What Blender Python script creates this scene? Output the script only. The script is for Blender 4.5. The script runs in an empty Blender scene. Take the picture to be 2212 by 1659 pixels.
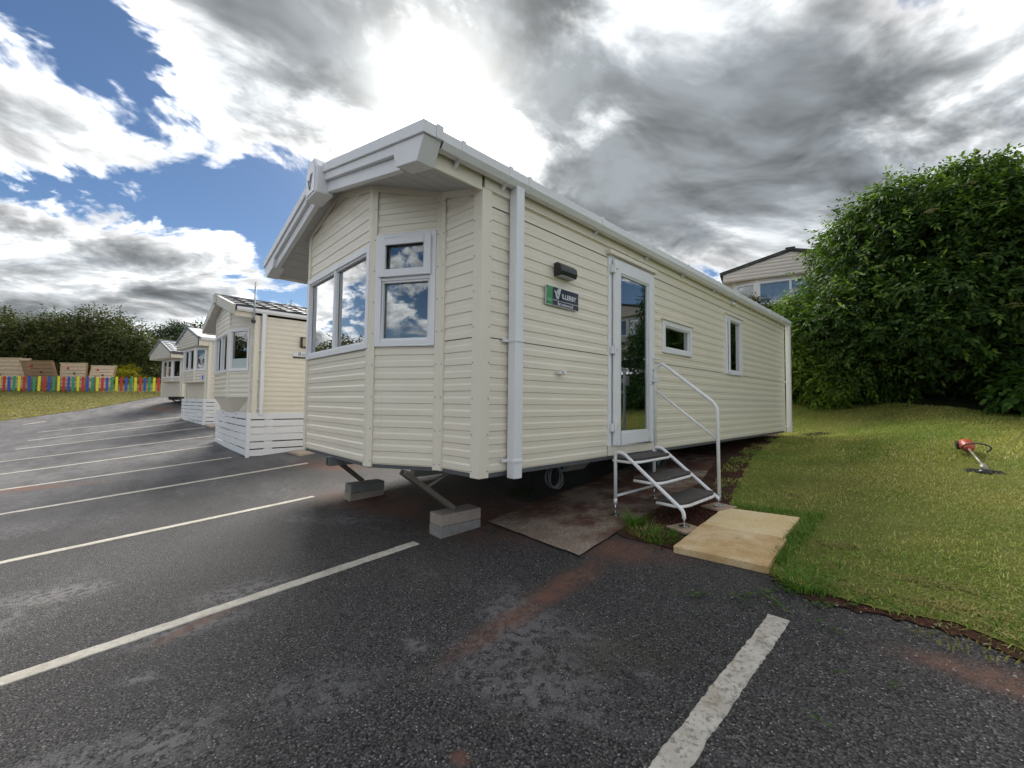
import bpy, bmesh, math, random
import numpy as np
from mathutils import Vector, Matrix
from mathutils.geometry import delaunay_2d_cdt
random.seed(7); rng = np.random.default_rng(11)
R = math.radians
scene = bpy.context.scene
col = scene.collection

# ------------------------------------------------------------------ camera
EYE = Vector((2.4, -1.968, 1.135))
YAW, PITCH, ROLL = R(46.275), R(2.505), R(0.656)
fwd0 = Vector((-math.sin(YAW), math.cos(YAW), 0)); right0 = Vector((math.cos(YAW), math.sin(YAW), 0)); up0 = Vector((0, 0, 1))
fwd = math.cos(PITCH) * fwd0 + math.sin(PITCH) * up0; up1 = math.cos(PITCH) * up0 - math.sin(PITCH) * fwd0
right = math.cos(ROLL) * right0 + math.sin(ROLL) * up1; up = math.cos(ROLL) * up1 - math.sin(ROLL) * right0
cam = bpy.data.cameras.new('camera'); cam_o = bpy.data.objects.new('camera', cam); col.objects.link(cam_o)
cam.sensor_width = 36; cam.sensor_fit = 'HORIZONTAL'; cam.lens = 36 * 1565 / 3840; cam.clip_start = 0.05; cam.clip_end = 3000
M = Matrix((right, up, -fwd)).transposed().to_4x4(); M.translation = EYE; cam_o.matrix_world = M
scene.camera = cam_o

# ------------------------------------------------------------------ sky, sun, exposure
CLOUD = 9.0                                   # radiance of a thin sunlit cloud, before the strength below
SUN_EL, SUN_AZ = R(35.6), R(-56.8)           # azimuth from +Y, clockwise positive
SUN_DIR = Vector((math.sin(SUN_AZ) * math.cos(SUN_EL), math.cos(SUN_AZ) * math.cos(SUN_EL), math.sin(SUN_EL)))
scene.view_settings.view_transform = 'Standard'; scene.view_settings.look = 'None'
scene.view_settings.exposure = 3.5; scene.view_settings.gamma = 1.0; scene.view_settings.use_curve_mapping = False

class NT:
    """small helper for building node trees"""
    def __init__(s, tree): s.t = tree; s.n = tree.nodes; s.l = tree.links
    def node(s, kind, **kw):
        n = s.n.new(kind)
        for k, v in kw.items(): setattr(n, k, v)
        return n
    def put(s, sock, v):
        if isinstance(v, bpy.types.NodeSocket): s.l.new(v, sock)
        elif v is not None: sock.default_value = v
    def m(s, op, a, b=None, c=None, clamp=False):
        n = s.node('ShaderNodeMath', operation=op, use_clamp=clamp)
        s.put(n.inputs[0], a); s.put(n.inputs[1], b); s.put(n.inputs[2], c); return n.outputs[0]
    def vm(s, op, a, b=None, scale=None):
        n = s.node('ShaderNodeVectorMath', operation=op); s.put(n.inputs[0], a)
        if b is not None: s.put(n.inputs[1], b)
        if scale is not None: s.put(n.inputs['Scale'], scale)
        return n.outputs['Value'] if op in ('DOT_PRODUCT', 'LENGTH', 'DISTANCE') else n.outputs['Vector']
    def noise(s, vec, scale, detail=4, rough=.5, dist=0, out='Fac', dims='3D'):
        n = s.node('ShaderNodeTexNoise', noise_dimensions=dims); s.put(n.inputs['Vector'], vec); n.inputs['Scale'].default_value = scale
        n.inputs['Detail'].default_value = detail; n.inputs['Roughness'].default_value = rough; n.inputs['Distortion'].default_value = dist
        return n.outputs[out]
    def vor(s, vec, scale, out='Distance', feature='F1', rnd=1):
        n = s.node('ShaderNodeTexVoronoi', feature=feature); s.put(n.inputs['Vector'], vec); n.inputs['Scale'].default_value = scale
        n.inputs['Randomness'].default_value = rnd; return n.outputs[out]
    def ss(s, v, lo, hi, a=0., b=1.):
        n = s.node('ShaderNodeMapRange', interpolation_type='SMOOTHSTEP'); s.put(n.inputs[0], v)
        n.inputs[1].default_value = lo; n.inputs[2].default_value = hi; n.inputs[3].default_value = a; n.inputs[4].default_value = b
        return n.outputs[0]
    def mix(s, f, a, b, blend='MIX'):
        n = s.node('ShaderNodeMix', data_type='RGBA', blend_type=blend); s.put(n.inputs[0], f)
        for k, v in ((6, a), (7, b)):
            if isinstance(v, (tuple, list)): v = (*v[:3], 1)
            s.put(n.inputs[k], v)
        return n.outputs[2]
    def ramp(s, f, stops):
        n = s.node('ShaderNodeValToRGB'); s.put(n.inputs[0], f); e = n.color_ramp.elements
        while len(e) < len(stops): e.new(.5)
        for el, (p, c) in zip(e, stops): el.position = p; el.color = (*c, 1)
        return n.outputs[0]
    def map(s, vec, scale=(1, 1, 1), rot=(0, 0, 0), loc=(0, 0, 0)):
        n = s.node('ShaderNodeMapping'); s.put(n.inputs[0], vec); n.inputs['Scale'].default_value = scale
        n.inputs['Rotation'].default_value = rot; n.inputs['Location'].default_value = loc; return n.outputs[0]

def pix_dir(x, y):      # direction of a point of the sky seen at pixel x, y of a 2212 x 1659 picture
    k = 1565 * 2212 / 3840
    return (fwd + right * ((x - 1106) / k) - up * ((y - 829.5) / k)).normalized()

world = bpy.data.worlds.new('World'); scene.world = world; world.use_nodes = True
world.cycles.sampling_method = 'MANUAL'; world.cycles.sample_map_resolution = 512
scene.cycles.max_bounces = 4; scene.cycles.diffuse_bounces = 2; scene.cycles.glossy_bounces = 2; scene.cycles.transparent_max_bounces = 8
w = NT(world.node_tree); w.n.clear()
d = w.node('ShaderNodeTexCoord').outputs['Generated']
d = w.vm('NORMALIZE', d)
sky = w.node('ShaderNodeTexSky', sky_type='NISHITA', sun_disc=False, sun_elevation=SUN_EL, sun_rotation=SUN_AZ, altitude=60, air_density=1.0, dust_density=0.25, ozone_density=2.6)
sep = w.node('ShaderNodeSeparateXYZ'); w.put(sep.inputs[0], d)
dz = w.m('ADD', w.m('MAXIMUM', sep.outputs[2], 0.0), 0.30)
p = w.vm('SCALE', d, scale=w.m('DIVIDE', 1.0, dz))
p = w.map(p, scale=(1, 1, 0.0), rot=(0, 0, R(25)))
p = w.map(p, scale=(1.0, 0.72, 1))
warp = w.noise(p, 1.4, 2, .5, out='Color')
pw = w.vm('ADD', p, w.vm('SCALE', w.vm('SUBTRACT', warp, (0.5, 0.5, 0.5)), scale=0.55))
n1 = w.noise(pw, 3.0, 7, .60)
n2 = w.noise(pw, 8.0, 4, .62)
n3 = w.noise(pw, 4.4, 4, .60)
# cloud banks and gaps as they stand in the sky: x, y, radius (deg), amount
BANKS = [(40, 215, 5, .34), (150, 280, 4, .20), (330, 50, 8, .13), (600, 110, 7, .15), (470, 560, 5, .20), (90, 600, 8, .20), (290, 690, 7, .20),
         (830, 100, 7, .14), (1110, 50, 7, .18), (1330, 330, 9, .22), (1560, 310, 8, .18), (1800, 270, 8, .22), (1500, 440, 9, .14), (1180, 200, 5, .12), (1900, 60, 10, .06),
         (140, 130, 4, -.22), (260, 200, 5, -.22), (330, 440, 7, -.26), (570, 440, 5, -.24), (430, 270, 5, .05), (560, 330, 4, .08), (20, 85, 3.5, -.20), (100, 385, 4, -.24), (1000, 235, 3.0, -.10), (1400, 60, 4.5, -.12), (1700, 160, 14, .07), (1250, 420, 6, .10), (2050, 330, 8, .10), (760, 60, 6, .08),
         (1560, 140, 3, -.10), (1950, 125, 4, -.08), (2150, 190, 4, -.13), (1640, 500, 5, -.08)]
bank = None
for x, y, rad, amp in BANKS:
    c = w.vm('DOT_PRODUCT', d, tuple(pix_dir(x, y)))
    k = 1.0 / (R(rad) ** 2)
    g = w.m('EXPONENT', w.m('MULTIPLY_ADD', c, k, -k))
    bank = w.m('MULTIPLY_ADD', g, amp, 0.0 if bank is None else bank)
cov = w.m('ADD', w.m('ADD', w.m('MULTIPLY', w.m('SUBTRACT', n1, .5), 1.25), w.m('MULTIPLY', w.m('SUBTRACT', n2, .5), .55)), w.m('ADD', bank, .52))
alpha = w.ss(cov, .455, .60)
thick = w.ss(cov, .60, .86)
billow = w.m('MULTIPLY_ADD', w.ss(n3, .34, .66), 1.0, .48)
sunc = w.vm('DOT_PRODUCT', d, tuple(SUN_DIR))
glow = w.m('EXPONENT', w.m('MULTIPLY', w.m('SUBTRACT', sunc, 1.0), 1 / R(5.0) ** 2))
halo = w.m('EXPONENT', w.m('MULTIPLY', w.m('SUBTRACT', sunc, 1.0), 1 / R(22.0) ** 2))
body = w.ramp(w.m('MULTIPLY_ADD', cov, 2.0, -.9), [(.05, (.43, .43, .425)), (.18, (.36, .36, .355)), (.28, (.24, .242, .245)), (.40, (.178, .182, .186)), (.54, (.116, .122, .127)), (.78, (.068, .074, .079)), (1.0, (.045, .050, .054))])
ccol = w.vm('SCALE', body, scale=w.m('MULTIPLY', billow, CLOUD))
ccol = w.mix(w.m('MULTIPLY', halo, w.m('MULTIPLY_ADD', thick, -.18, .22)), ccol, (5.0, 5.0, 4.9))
skyc = w.mix(1.0, sky.outputs[0], (0.110, 0.130, 0.150), 'MULTIPLY')
low = w.ss(sep.outputs[2], .0, .35, .35, 0)
skyc = w.mix(low, skyc, (1.0, 1.4, 2.0))
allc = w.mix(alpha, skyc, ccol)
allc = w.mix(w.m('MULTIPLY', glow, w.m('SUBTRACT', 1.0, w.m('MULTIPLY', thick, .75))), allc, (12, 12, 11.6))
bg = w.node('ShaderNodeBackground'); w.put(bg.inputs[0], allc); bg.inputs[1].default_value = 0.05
out = w.node('ShaderNodeOutputWorld'); w.l.new(bg.outputs[0], out.inputs[0])

sun = bpy.data.lights.new('sun', 'SUN'); sun.energy = .6; sun.angle = R(35); sun.color = (1.0, .96, .9)
sun_o = bpy.data.objects.new('sun', sun); col.objects.link(sun_o); sun_o.location = (0, 0, 30)
sun_o.rotation_euler = (-SUN_DIR).to_track_quat('-Z', 'Y').to_euler()

# ------------------------------------------------------------------ materials
def mat(name, rough=.6, spec=.5, metal=0):
    m = bpy.data.materials.new(name); m.use_nodes = True
    t = NT(m.node_tree); b = t.n['Principled BSDF']
    b.inputs['Roughness'].default_value = rough; b.inputs['Metallic'].default_value = metal
    b.inputs['Specular IOR Level'].default_value = spec
    t.b = b; t.obj = t.node('ShaderNodeTexCoord').outputs['Object']; t.pos = t.node('ShaderNodeNewGeometry').outputs['Position']
    return m, t
def bump(t, h, strength=.3, dist=.01):
    n = t.node('ShaderNodeBump'); n.inputs['Strength'].default_value = strength; n.inputs['Distance'].default_value = dist
    t.put(n.inputs['Height'], h); t.l.new(n.outputs[0], t.b.inputs['Normal'])
def base(t, c): t.put(t.b.inputs['Base Color'], (*c, 1) if isinstance(c, tuple) else c)
MAT = {}
def simple(name, c, rough=.6, var=.12, scale=12, spec=.5, metal=0, bs=0, bscale=60, dirt=None):
    m, t = mat(name, rough, spec, metal)
    n = t.noise(t.pos, scale, 5, .6)
    cc = t.mix(n, tuple(x * (1 - var) for x in c), tuple(min(1, x * (1 + var)) for x in c))
    if dirt:
        k = t.ss(t.noise(t.pos, dirt[1], 6, .65), .52, .75); cc = t.mix(t.m('MULTIPLY', k, dirt[2]), cc, dirt[0])
    base(t, cc)
    r = t.noise(t.pos, scale * 2.3, 4); t.put(t.b.inputs['Roughness'], t.m('ADD', t.m('MULTIPLY', r, .2), rough - .1))
    if bs: bump(t, t.noise(t.pos, bscale, 4), bs, .004)
    MAT[name] = m; return m

def siding_mat(name, c, stain=.10):
    m, t = mat(name, .30, .62)
    n = t.noise(t.pos, 3.5, 5, .6); s = t.map(t.pos, scale=(1.2, 1.2, 14)); st = t.ss(t.noise(s, 2.2, 5, .6), .5, .8)
    cc = t.mix(n, tuple(x * .95 for x in c), tuple(min(1, x * 1.04) for x in c))
    cc = t.mix(t.m('MULTIPLY', st, stain), cc, tuple(x * .72 for x in c))
    run = t.ss(t.noise(t.map(t.pos, scale=(9, 9, .35)), 2.0, 4, .6), .60, .80)
    cc = t.mix(t.m('MULTIPLY', run, stain * .8), cc, (.33, .30, .24))
    base(t, cc)
    hgt = t.m('ADD', t.m('MULTIPLY', t.noise(t.map(t.pos, scale=(.8, .8, 5)), 2.2, 2, .5), 2.2), t.m('MULTIPLY', t.noise(t.pos, 260, 2), .04))
    bump(t, hgt, .07, .02)
    MAT[name] = m; return m
siding_mat('cream_siding', (.87, .795, .64)); siding_mat('rio_siding', (.82, .76, .63), .16); siding_mat('third_siding', (.76, .70, .59), .22)
siding_mat('pale_siding', (.72, .66, .58), .2); siding_mat('terrace_siding', (.70, .62, .55), .2)
simple('cream_trim', (.86, .79, .645), .45, .04, 5, bs=.05, dirt=((.40, .36, .28), 2.2, .10))
simple('white_plastic', (.86, .86, .86), .32, .03, 6, bs=.03, bscale=200, dirt=((.48, .47, .44), 3, .12))
simple('white_fascia', (.83, .83, .83), .38, .03, 4, bs=.06, bscale=180, dirt=((.45, .44, .40), 2.5, .14))
simple('soffit_board', (.60, .59, .56), .55, .05, 5)
simple('aged_fascia', (.62, .60, .52), .6, .12, 4, dirt=((.28, .28, .22), 5, .6))
simple('interior', (.22, .20, .18), .8, .1, 3)
simple('curtain', (.36, .36, .36), .9, .1, 8)
simple('net_curtain', (.74, .74, .74), .95, .22, 26)
simple('dark_rim', (.10, .105, .11), .6, .2, 8, dirt=((.16, .13, .10), 4, .5))
simple('galvanised', (.33, .35, .36), .42, .2, 14, metal=.75, dirt=((.22, .2, .17), 6, .5))
simple('leg_steel', (.21, .19, .155), .55, .2, 10, metal=.4, dirt=((.16, .12, .09), 7, .6), bs=.1)
simple('chassis_steel', (.30, .31, .32), .5, .2, 8, metal=.6)
simple('bright_steel', (.6, .61, .62), .25, .08, 20, metal=1)
simple('tyre', (.03, .03, .032), .8, .2, 20)
simple('white_paint_metal', (.87, .87, .86), .28, .03, 10, dirt=((.42, .36, .30), 5, .22))
simple('tread_rubber', (.060, .052, .048), .62, .25, 9, bs=.25, bscale=240, dirt=((.16, .13, .11), 7, .5))
simple('tread_edge', (.10, .055, .045), .6, .1, 9)
simple('black_plastic', (.018, .019, .022), .35, .15, 9)
simple('lamp_lens', (.42, .42, .42), .4, .06, 9)
simple('sign_black', (.012, .012, .016), .12, .2, 6)
simple('sign_green', (.035, .30, .07), .15, .08, 6)
simple('sign_white', (.75, .77, .77), .25, .04, 6)
simple('sign_pale', (.30, .55, .36), .3, .1, 40)
simple('logo_navy', (.02, .04, .10), .4, .1, 6)
simple('amber_lens', (.50, .42, .22), .35, .1, 12)
simple('slat_white', (.85, .855, .865), .45, .04, 7, dirt=((.45, .43, .40), 5, .16))
simple('red_paint', (.68, .04, .04), .5, .12, 9, bs=.1, dirt=((.28, .06, .05), 6, .5))
simple('blue_paint', (.045, .11, .50), .5, .14, 9, bs=.1, dirt=((.05, .07, .18), 6, .5))
simple('green_paint', (.045, .36, .18), .5, .12, 9, bs=.1, dirt=((.04, .14, .09), 6, .5))
simple('yellow_paint', (.90, .85, .03), .5, .06, 9, bs=.1, dirt=((.45, .38, .05), 6, .35))
simple('rail_timber', (.33, .24, .15), .8, .2, 14)
simple('orange_plastic', (.46, .065, .022), .4, .15, 16)
simple('grey_rubber', (.07, .085, .075), .6, .15, 12)
simple('dull_tube', (.33, .32, .24), .4, .15, 10, metal=.3)
simple('bark', (.10, .08, .055), .9, .3, 12, bs=.6, bscale=40)
simple('ridge_grey', (.22, .24, .26), .5, .12, 8)
simple('roof_sheet', (.42, .43, .44), .5, .1, 5)
simple('tile_dark', (.035, .037, .042), .5, .25, 7)
simple('tile_grey', (.16, .18, .195), .55, .2, 6, dirt=((.26, .27, .25), 5, .5))
simple('moss_black', (.05, .052, .05), .8, .5, 9, dirt=((.15, .15, .12), 9, .7))
simple('cable_grey', (.10, .10, .105), .55, .2, 20)

def timber(name, c):
    m, t = mat(name, .75, .3)
    g = t.noise(t.map(t.pos, scale=(1.2, 1.2, 18), rot=(0, 0, .3)), 3, 6, .65)
    base(t, t.mix(t.ss(g, .35, .7), tuple(x * .72 for x in c), tuple(x * 1.12 for x in c))); bump(t, g, .3, .004); MAT[name] = m
timber('wall_timber', (.80, .62, .43)); timber('post_timber', (.46, .30, .18))

def glass_mat(name, tint=(.9, .93, .93), refl=1.0):
    m = bpy.data.materials.new(name); m.use_nodes = True; t = NT(m.node_tree); t.n.clear()
    o = t.node('ShaderNodeOutputMaterial'); tr = t.node('ShaderNodeBsdfTransparent'); tr.inputs[0].default_value = (*tint, 1)
    gl = t.node('ShaderNodeBsdfGlossy'); gl.inputs['Roughness'].default_value = 0.0; gl.inputs[0].default_value = (1, 1, 1, 1)
    pos = t.node('ShaderNodeNewGeometry').outputs['Position']
    bp = t.node('ShaderNodeBump'); bp.inputs['Strength'].default_value = .05; bp.inputs['Distance'].default_value = .01
    t.put(bp.inputs['Height'], t.noise(pos, 1.4, 1)); t.l.new(bp.outputs[0], gl.inputs['Normal'])
    fr = t.node('ShaderNodeFresnel'); fr.inputs[0].default_value = 1.55
    f = t.m('MULTIPLY', fr.outputs[0], 3.2 * refl, clamp=True); f = t.m('MINIMUM', f, .95)
    mx = t.node('ShaderNodeMixShader'); t.l.new(f, mx.inputs[0]); t.l.new(tr.outputs[0], mx.inputs[1]); t.l.new(gl.outputs[0], mx.inputs[2])
    t.l.new(mx.outputs[0], o.inputs[0]); MAT[name] = m
glass_mat('window_glass', (.78, .82, .82)); glass_mat('door_glass', (.80, .86, .84), 1.0)
simple('obscure_pane', (.50, .57, .54), .35, .10, 3)

def leaf_mat(name, a, b, c, trans=.30, sat=1):
    m, t = mat(name, .62, .16)
    rnd = t.node('ShaderNodeNewGeometry').outputs['Random Per Island']
    cl = t.noise(t.pos, 1.3, 3, .6)
    cc = t.ramp(rnd, [(0, a), (.55, b), (1, c)]); cc = t.mix(t.ss(cl, .38, .68), t.mix(1, cc, (.72, .78, .70), 'MULTIPLY'), cc)
    base(t, cc)
    o = t.n['Material Output']; tl = t.node('ShaderNodeBsdfTranslucent'); t.put(tl.inputs[0], t.mix(1, cc, (1.35, 1.5, .6), 'MULTIPLY'))
    mx = t.node('ShaderNodeMixShader'); mx.inputs[0].default_value = trans
    t.l.new(t.b.outputs[0], mx.inputs[1]); t.l.new(tl.outputs[0], mx.inputs[2]); t.l.new(mx.outputs[0], o.inputs[0]); MAT[name] = m
leaf_mat('elder_leaf', (.026, .054, .013), (.050, .096, .022), (.105, .165, .036))
leaf_mat('bright_leaf', (.07, .13, .02), (.12, .20, .03), (.19, .27, .05))
leaf_mat('brown_leaf', (.06, .055, .02), (.10, .075, .03), (.13, .13, .04), .2)
leaf_mat('hedge_leaf', (.045, .056, .018), (.078, .092, .027), (.14, .13, .042), .2)
leaf_mat('hedge_leaf_pale', (.050, .068, .022), (.085, .105, .030), (.15, .145, .046), .2)
leaf_mat('far_leaf', (.030, .048, .022), (.048, .070, .030), (.075, .095, .04), .2)
leaf_mat('yellow_leaf', (.26, .24, .02), (.42, .36, .02), (.55, .46, .03), .3)
leaf_mat('ivy_leaf', (.045, .10, .02), (.08, .16, .03), (.13, .22, .05), .3)
def grass_mat():
    m, t = mat('grass_blade', .62, .16); rnd = t.node('ShaderNodeNewGeometry').outputs['Random Per Island']
    g_ = t.ramp(rnd, [(0, (.13, .25, .035)), (.6, (.25, .37, .07)), (1, (.42, .47, .14))]); y_ = t.ramp(rnd, [(0, (.28, .30, .06)), (.6, (.48, .46, .13)), (1, (.72, .66, .28))])
    k = t.ss(t.m('ADD', t.m('MULTIPLY', t.noise(t.pos, .75, 3, .55), .7), t.m('MULTIPLY', t.noise(t.pos, 4.5, 4, .65), .3)), .40, .60); cc = t.mix(k, g_, y_); base(t, cc)
    tl = t.node('ShaderNodeBsdfTranslucent'); t.put(tl.inputs[0], t.mix(1, cc, (1.2, 1.3, .6), 'MULTIPLY')); mx = t.node('ShaderNodeMixShader'); mx.inputs[0].default_value = .25
    t.l.new(t.b.outputs[0], mx.inputs[1]); t.l.new(tl.outputs[0], mx.inputs[2]); t.l.new(mx.outputs[0], t.n['Material Output'].inputs[0]); MAT['grass_blade'] = m
grass_mat()
leaf_mat('grass_tall', (.08, .19, .025), (.13, .26, .04), (.22, .32, .07), .3)
leaf_mat('dry_grass', (.26, .24, .06), (.38, .33, .11), (.50, .43, .18), .2)
simple('elder_flower', (.66, .62, .40), .7, .1, 30)

def asphalt():
    m, t = mat('asphalt', .82, .35)
    P = t.pos
    cell = t.vor(P, 118, 'Color'); sp = t.node('ShaderNodeSeparateXYZ'); t.put(sp.inputs[0], cell); rv = sp.outputs[0]
    cd = t.vor(P, 118, 'Distance'); fine = t.noise(P, 320, 3, .6)
    stone = t.ramp(rv, [(0, (.040, .037, .035)), (.6, (.086, .080, .075)), (.9, (.155, .144, .135)), (1.0, (.23, .215, .20))])
    stone = t.mix(t.ss(cd, .45, .75), stone, (.010, .010, .010))
    fleck = t.m('MULTIPLY', t.ss(sp.outputs[1], .972, .985), t.ss(cd, .42, .28)); c = t.mix(fleck, stone, (.50, .48, .45))
    # worn, dusty patches drawn out along the traffic
    wv = t.map(P, scale=(.55, 1.15, 1), rot=(0, 0, R(-24)))
    pat = t.noise(wv, .75, 7, .62, .4); grit = t.noise(P, 22, 5, .7)
    def spot(x, y, rx, ry, a):
        v = t.map(P, loc=(-x * math.cos(a) - y * math.sin(a), x * math.sin(a) - y * math.cos(a), 0), rot=(0, 0, -a))
        v = t.vm('MULTIPLY', v, (1 / rx, 1 / ry, 0)); return t.ss(t.vm('LENGTH', v), 1.15, .15)
    local = None
    for a in [(-.83, -1.33, .45, .24, R(75)), (-.55, -1.62, .40, .15, R(80)), (-.18, -1.83, .12, .06, R(60)), (.50, -1.50, .55, .24, R(75)), (.40, -1.75, .35, .15, R(60)), (.25, -2.03, .40, .12, R(70)), (.57, -.84, .12, .06, 0), (1.48, -.30, .06, .05, 0), (-1.85, -2.2, .5, .25, R(60)), (-4.5, -2.5, 1.2, .5, R(60)), (-7.5, -1.8, 1.2, .5, R(60))]:
        k = spot(*a); local = k if local is None else t.m('MAXIMUM', local, k)
    worn = t.m('MULTIPLY', t.m('MAXIMUM', t.ss(pat, .53, .67), t.m('MULTIPLY', local, t.ss(pat, .32, .50))), t.ss(grit, .42, .57))
    c = t.mix(t.m('MULTIPLY', worn, .85), c, (.21, .20, .195))
    dx = t.node('ShaderNodeSeparateXYZ'); t.put(dx.inputs[0], P); X, Y = dx.outputs[0], dx.outputs[1]
    far = t.ss(X, -.5, -11); c = t.mix(t.m('MULTIPLY', far, t.ss(t.noise(wv, 1.9, 6, .72), .34, .66, .25, 1.0)), c, (.185, .178, .176))  # lighter towards the left: grazing-angle sheen painted into the mottled tone
    broad = t.noise(P, .35, 3, .5); c = t.mix(t.ss(broad, .35, .7), t.mix(1, c, (.80, .80, .82), 'MULTIPLY'), c)
    # green moss film by the standing units
    c = t.mix(t.m('MULTIPLY', t.m('MULTIPLY', t.ss(t.noise(P, 1.1, 6, .7), .55, .72), .35), t.ss(Y, -2.5, 0)), c, (.055, .052, .018))
    # red soil carried on to the surface
    sn = t.noise(P, 2.6, 6, .68); sn2 = t.noise(P, 9, 5, .7)
    soil = None
    for a in [(.70, .25, .45, .15, R(95)), (.735, -.15, .80, .115, R(93.5)), (.70, .85, .55, .30, R(20)), (2.62, .62, .5, .14, R(8)), (3.6, .6, 1.2, .3, 0), (-2.2, .35, 1.6, .55, R(15)), (-.9, .8, 1.3, .8, 0), (-24.5, -.2, 2.2, .5, R(10)), (-5.3, .9, 1.2, .5, R(10)), (1.24, -1.08, .05, .04, 0), (-.55, -1.6, .3, .07, R(110)), (-8.0, -3.0, 1.6, .3, R(60))]:
        k = spot(*a); soil = k if soil is None else t.m('MAXIMUM', soil, k)
    sm = t.m('MULTIPLY', soil, t.ss(t.m('ADD', t.m('MULTIPLY', sn, .7), t.m('MULTIPLY', sn2, .4)), .40, .60)); sm = t.m('MULTIPLY', sm, .85)
    c = t.mix(sm, c, t.mix(sn2, (.125, .055, .034), (.23, .115, .075)))
    scat = t.m('MULTIPLY', t.ss(t.noise(P, 6.5, 6, .7), .69, .76), .6); c = t.mix(scat, c, (.12, .060, .040))
    base(t, c)
    h = t.m('ADD', t.m('MULTIPLY', t.m('SUBTRACT', 1.0, cd), .9), t.m('MULTIPLY', fine, .35)); h = t.m('ADD', h, t.m('MULTIPLY', rv, .5))
    bump(t, h, .85, .006); t.put(t.b.inputs['Roughness'], t.m('ADD', t.m('MULTIPLY', rv, .25), .62)); MAT['asphalt'] = m
asphalt()
def line_paint(name, wear):
    m, t = mat(name, .7, .3); P = t.pos
    n = t.noise(P, 9, 7, .7); n2 = t.noise(P, 42, 5, .7)
    c = t.mix(t.ss(n, .35, .68), (.62, .58, .50), (.47, .43, .35)); c = t.mix(t.m('MULTIPLY', t.ss(n2, .48, .66), wear), c, (.20, .175, .145))
    c = t.mix(t.m('MULTIPLY', t.ss(t.noise(P, 5, 5, .7), .55, .7), wear), c, (.34, .28, .20)); base(t, c)
    bump(t, t.m('ADD', n2, t.noise(P, 140, 3)), .6, .004); MAT[name] = m
line_paint('line_paint', .35); line_paint('line_paint_worn', .85)
def stone(name, a, b, dk, bs=.5, sc=60):
    m, t = mat(name, .88, .25); P = t.pos
    n = t.noise(P, 3.2, 6, .65); g = t.noise(P, sc, 4, .7)
    c = t.mix(t.ss(n, .32, .70), a, b); c = t.mix(t.m('MULTIPLY', t.ss(g, .45, .7), .5), c, dk); base(t, c); bump(t, g, bs, .004); MAT[name] = m
stone('block_grey', (.21, .20, .185), (.31, .295, .27), (.15, .14, .13)); stone('block_pink', (.31, .26, .22), (.40, .34, .28), (.20, .18, .16))
stone('slab_yellow', (.74, .56, .28), (.82, .68, .42), (.55, .37, .18), .35); stone('slab_tan', (.55, .36, .16), (.78, .62, .38), (.40, .24, .12), .35)
stone('tile_pad', (.40, .30, .20), (.48, .36, .26), (.22, .14, .10), .3)
stone('clod', (.060, .022, .014), (.115, .045, .028), (.03, .012, .009), .6, 30); stone('pebble', (.30, .27, .24), (.48, .44, .40), (.2, .18, .16), .3)
stone('far_slab', (.48, .38, .28), (.55, .45, .36), (.35, .27, .2), .2)
def concrete_pad():
    m, t = mat('pad_concrete', .92, .2); P = t.pos; dx = t.node('ShaderNodeSeparateXYZ'); t.put(dx.inputs[0], P)
    g = t.noise(P, 55, 5, .75); n = t.noise(P, 2.4, 6, .65)
    c = t.mix(t.ss(g, .35, .68), (.22, .175, .135), (.44, .36, .28)); c = t.mix(t.ss(t.vor(P, 70, 'Color'), .86, .95), c, (.50, .45, .38))
    so = t.m('MULTIPLY', t.ss(n, .36, .60), t.ss(dx.outputs[1], .45, 1.25, .30, .95)); c = t.mix(so, c, t.mix(g, (.075, .032, .022), (.15, .072, .046))); base(t, c)
    bump(t, g, .8, .006); MAT['pad_concrete'] = m
concrete_pad()
def soil():
    m, t = mat('red_soil', .95, .15); P = t.pos; g = t.noise(P, 34, 6, .72); n = t.noise(P, 2.2, 5, .6)
    c = t.mix(t.ss(g, .32, .68), (.038, .017, .011), (.105, .045, .028)); c = t.mix(t.m('MULTIPLY', t.ss(n, .45, .66), .7), c, (.075, .062, .038)); base(t, c)
    c2 = t.mix(t.ss(t.vor(P, 60, 'Color'), .93, .97), c, (.30, .26, .22)); base(t, c2); bump(t, g, 1.0, .02); MAT['red_soil'] = m
soil()
def turf(name, g1, g2, g3, bare):
    m, t = mat(name, .95, .15); P = t.pos; n = t.noise(P, 1.6, 5, .65); g = t.noise(t.map(P, scale=(1, 2.2, 1)), 26, 6, .75); f = t.noise(P, 120, 3, .7)
    c = t.mix(t.ss(n, .34, .66), g1, g2); c = t.mix(t.ss(g, .48, .68), c, g3); c = t.mix(t.m('MULTIPLY', t.ss(f, .3, .6), .6), tuple(x * .35 for x in g1), c)
    c = t.mix(t.m('MULTIPLY', t.ss(t.noise(P, 1.1, 6, .7), .60, .70), bare), c, (.12, .065, .040)); base(t, c)
    bump(t, t.m('ADD', g, t.m('MULTIPLY', f, .6)), 1.0, .02); MAT[name] = m
turf('turf', (.25, .29, .055), (.42, .41, .11), (.58, .53, .21), .65); turf('dry_turf', (.24, .22, .06), (.36, .30, .11), (.44, .36, .15), .5)
turf('worn_turf', (.20, .13, .07), (.30, .20, .10), (.40, .32, .16), .8)
turf('bank_turf', (.03, .045, .012), (.05, .065, .02), (.07, .07, .03), .5)

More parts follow.
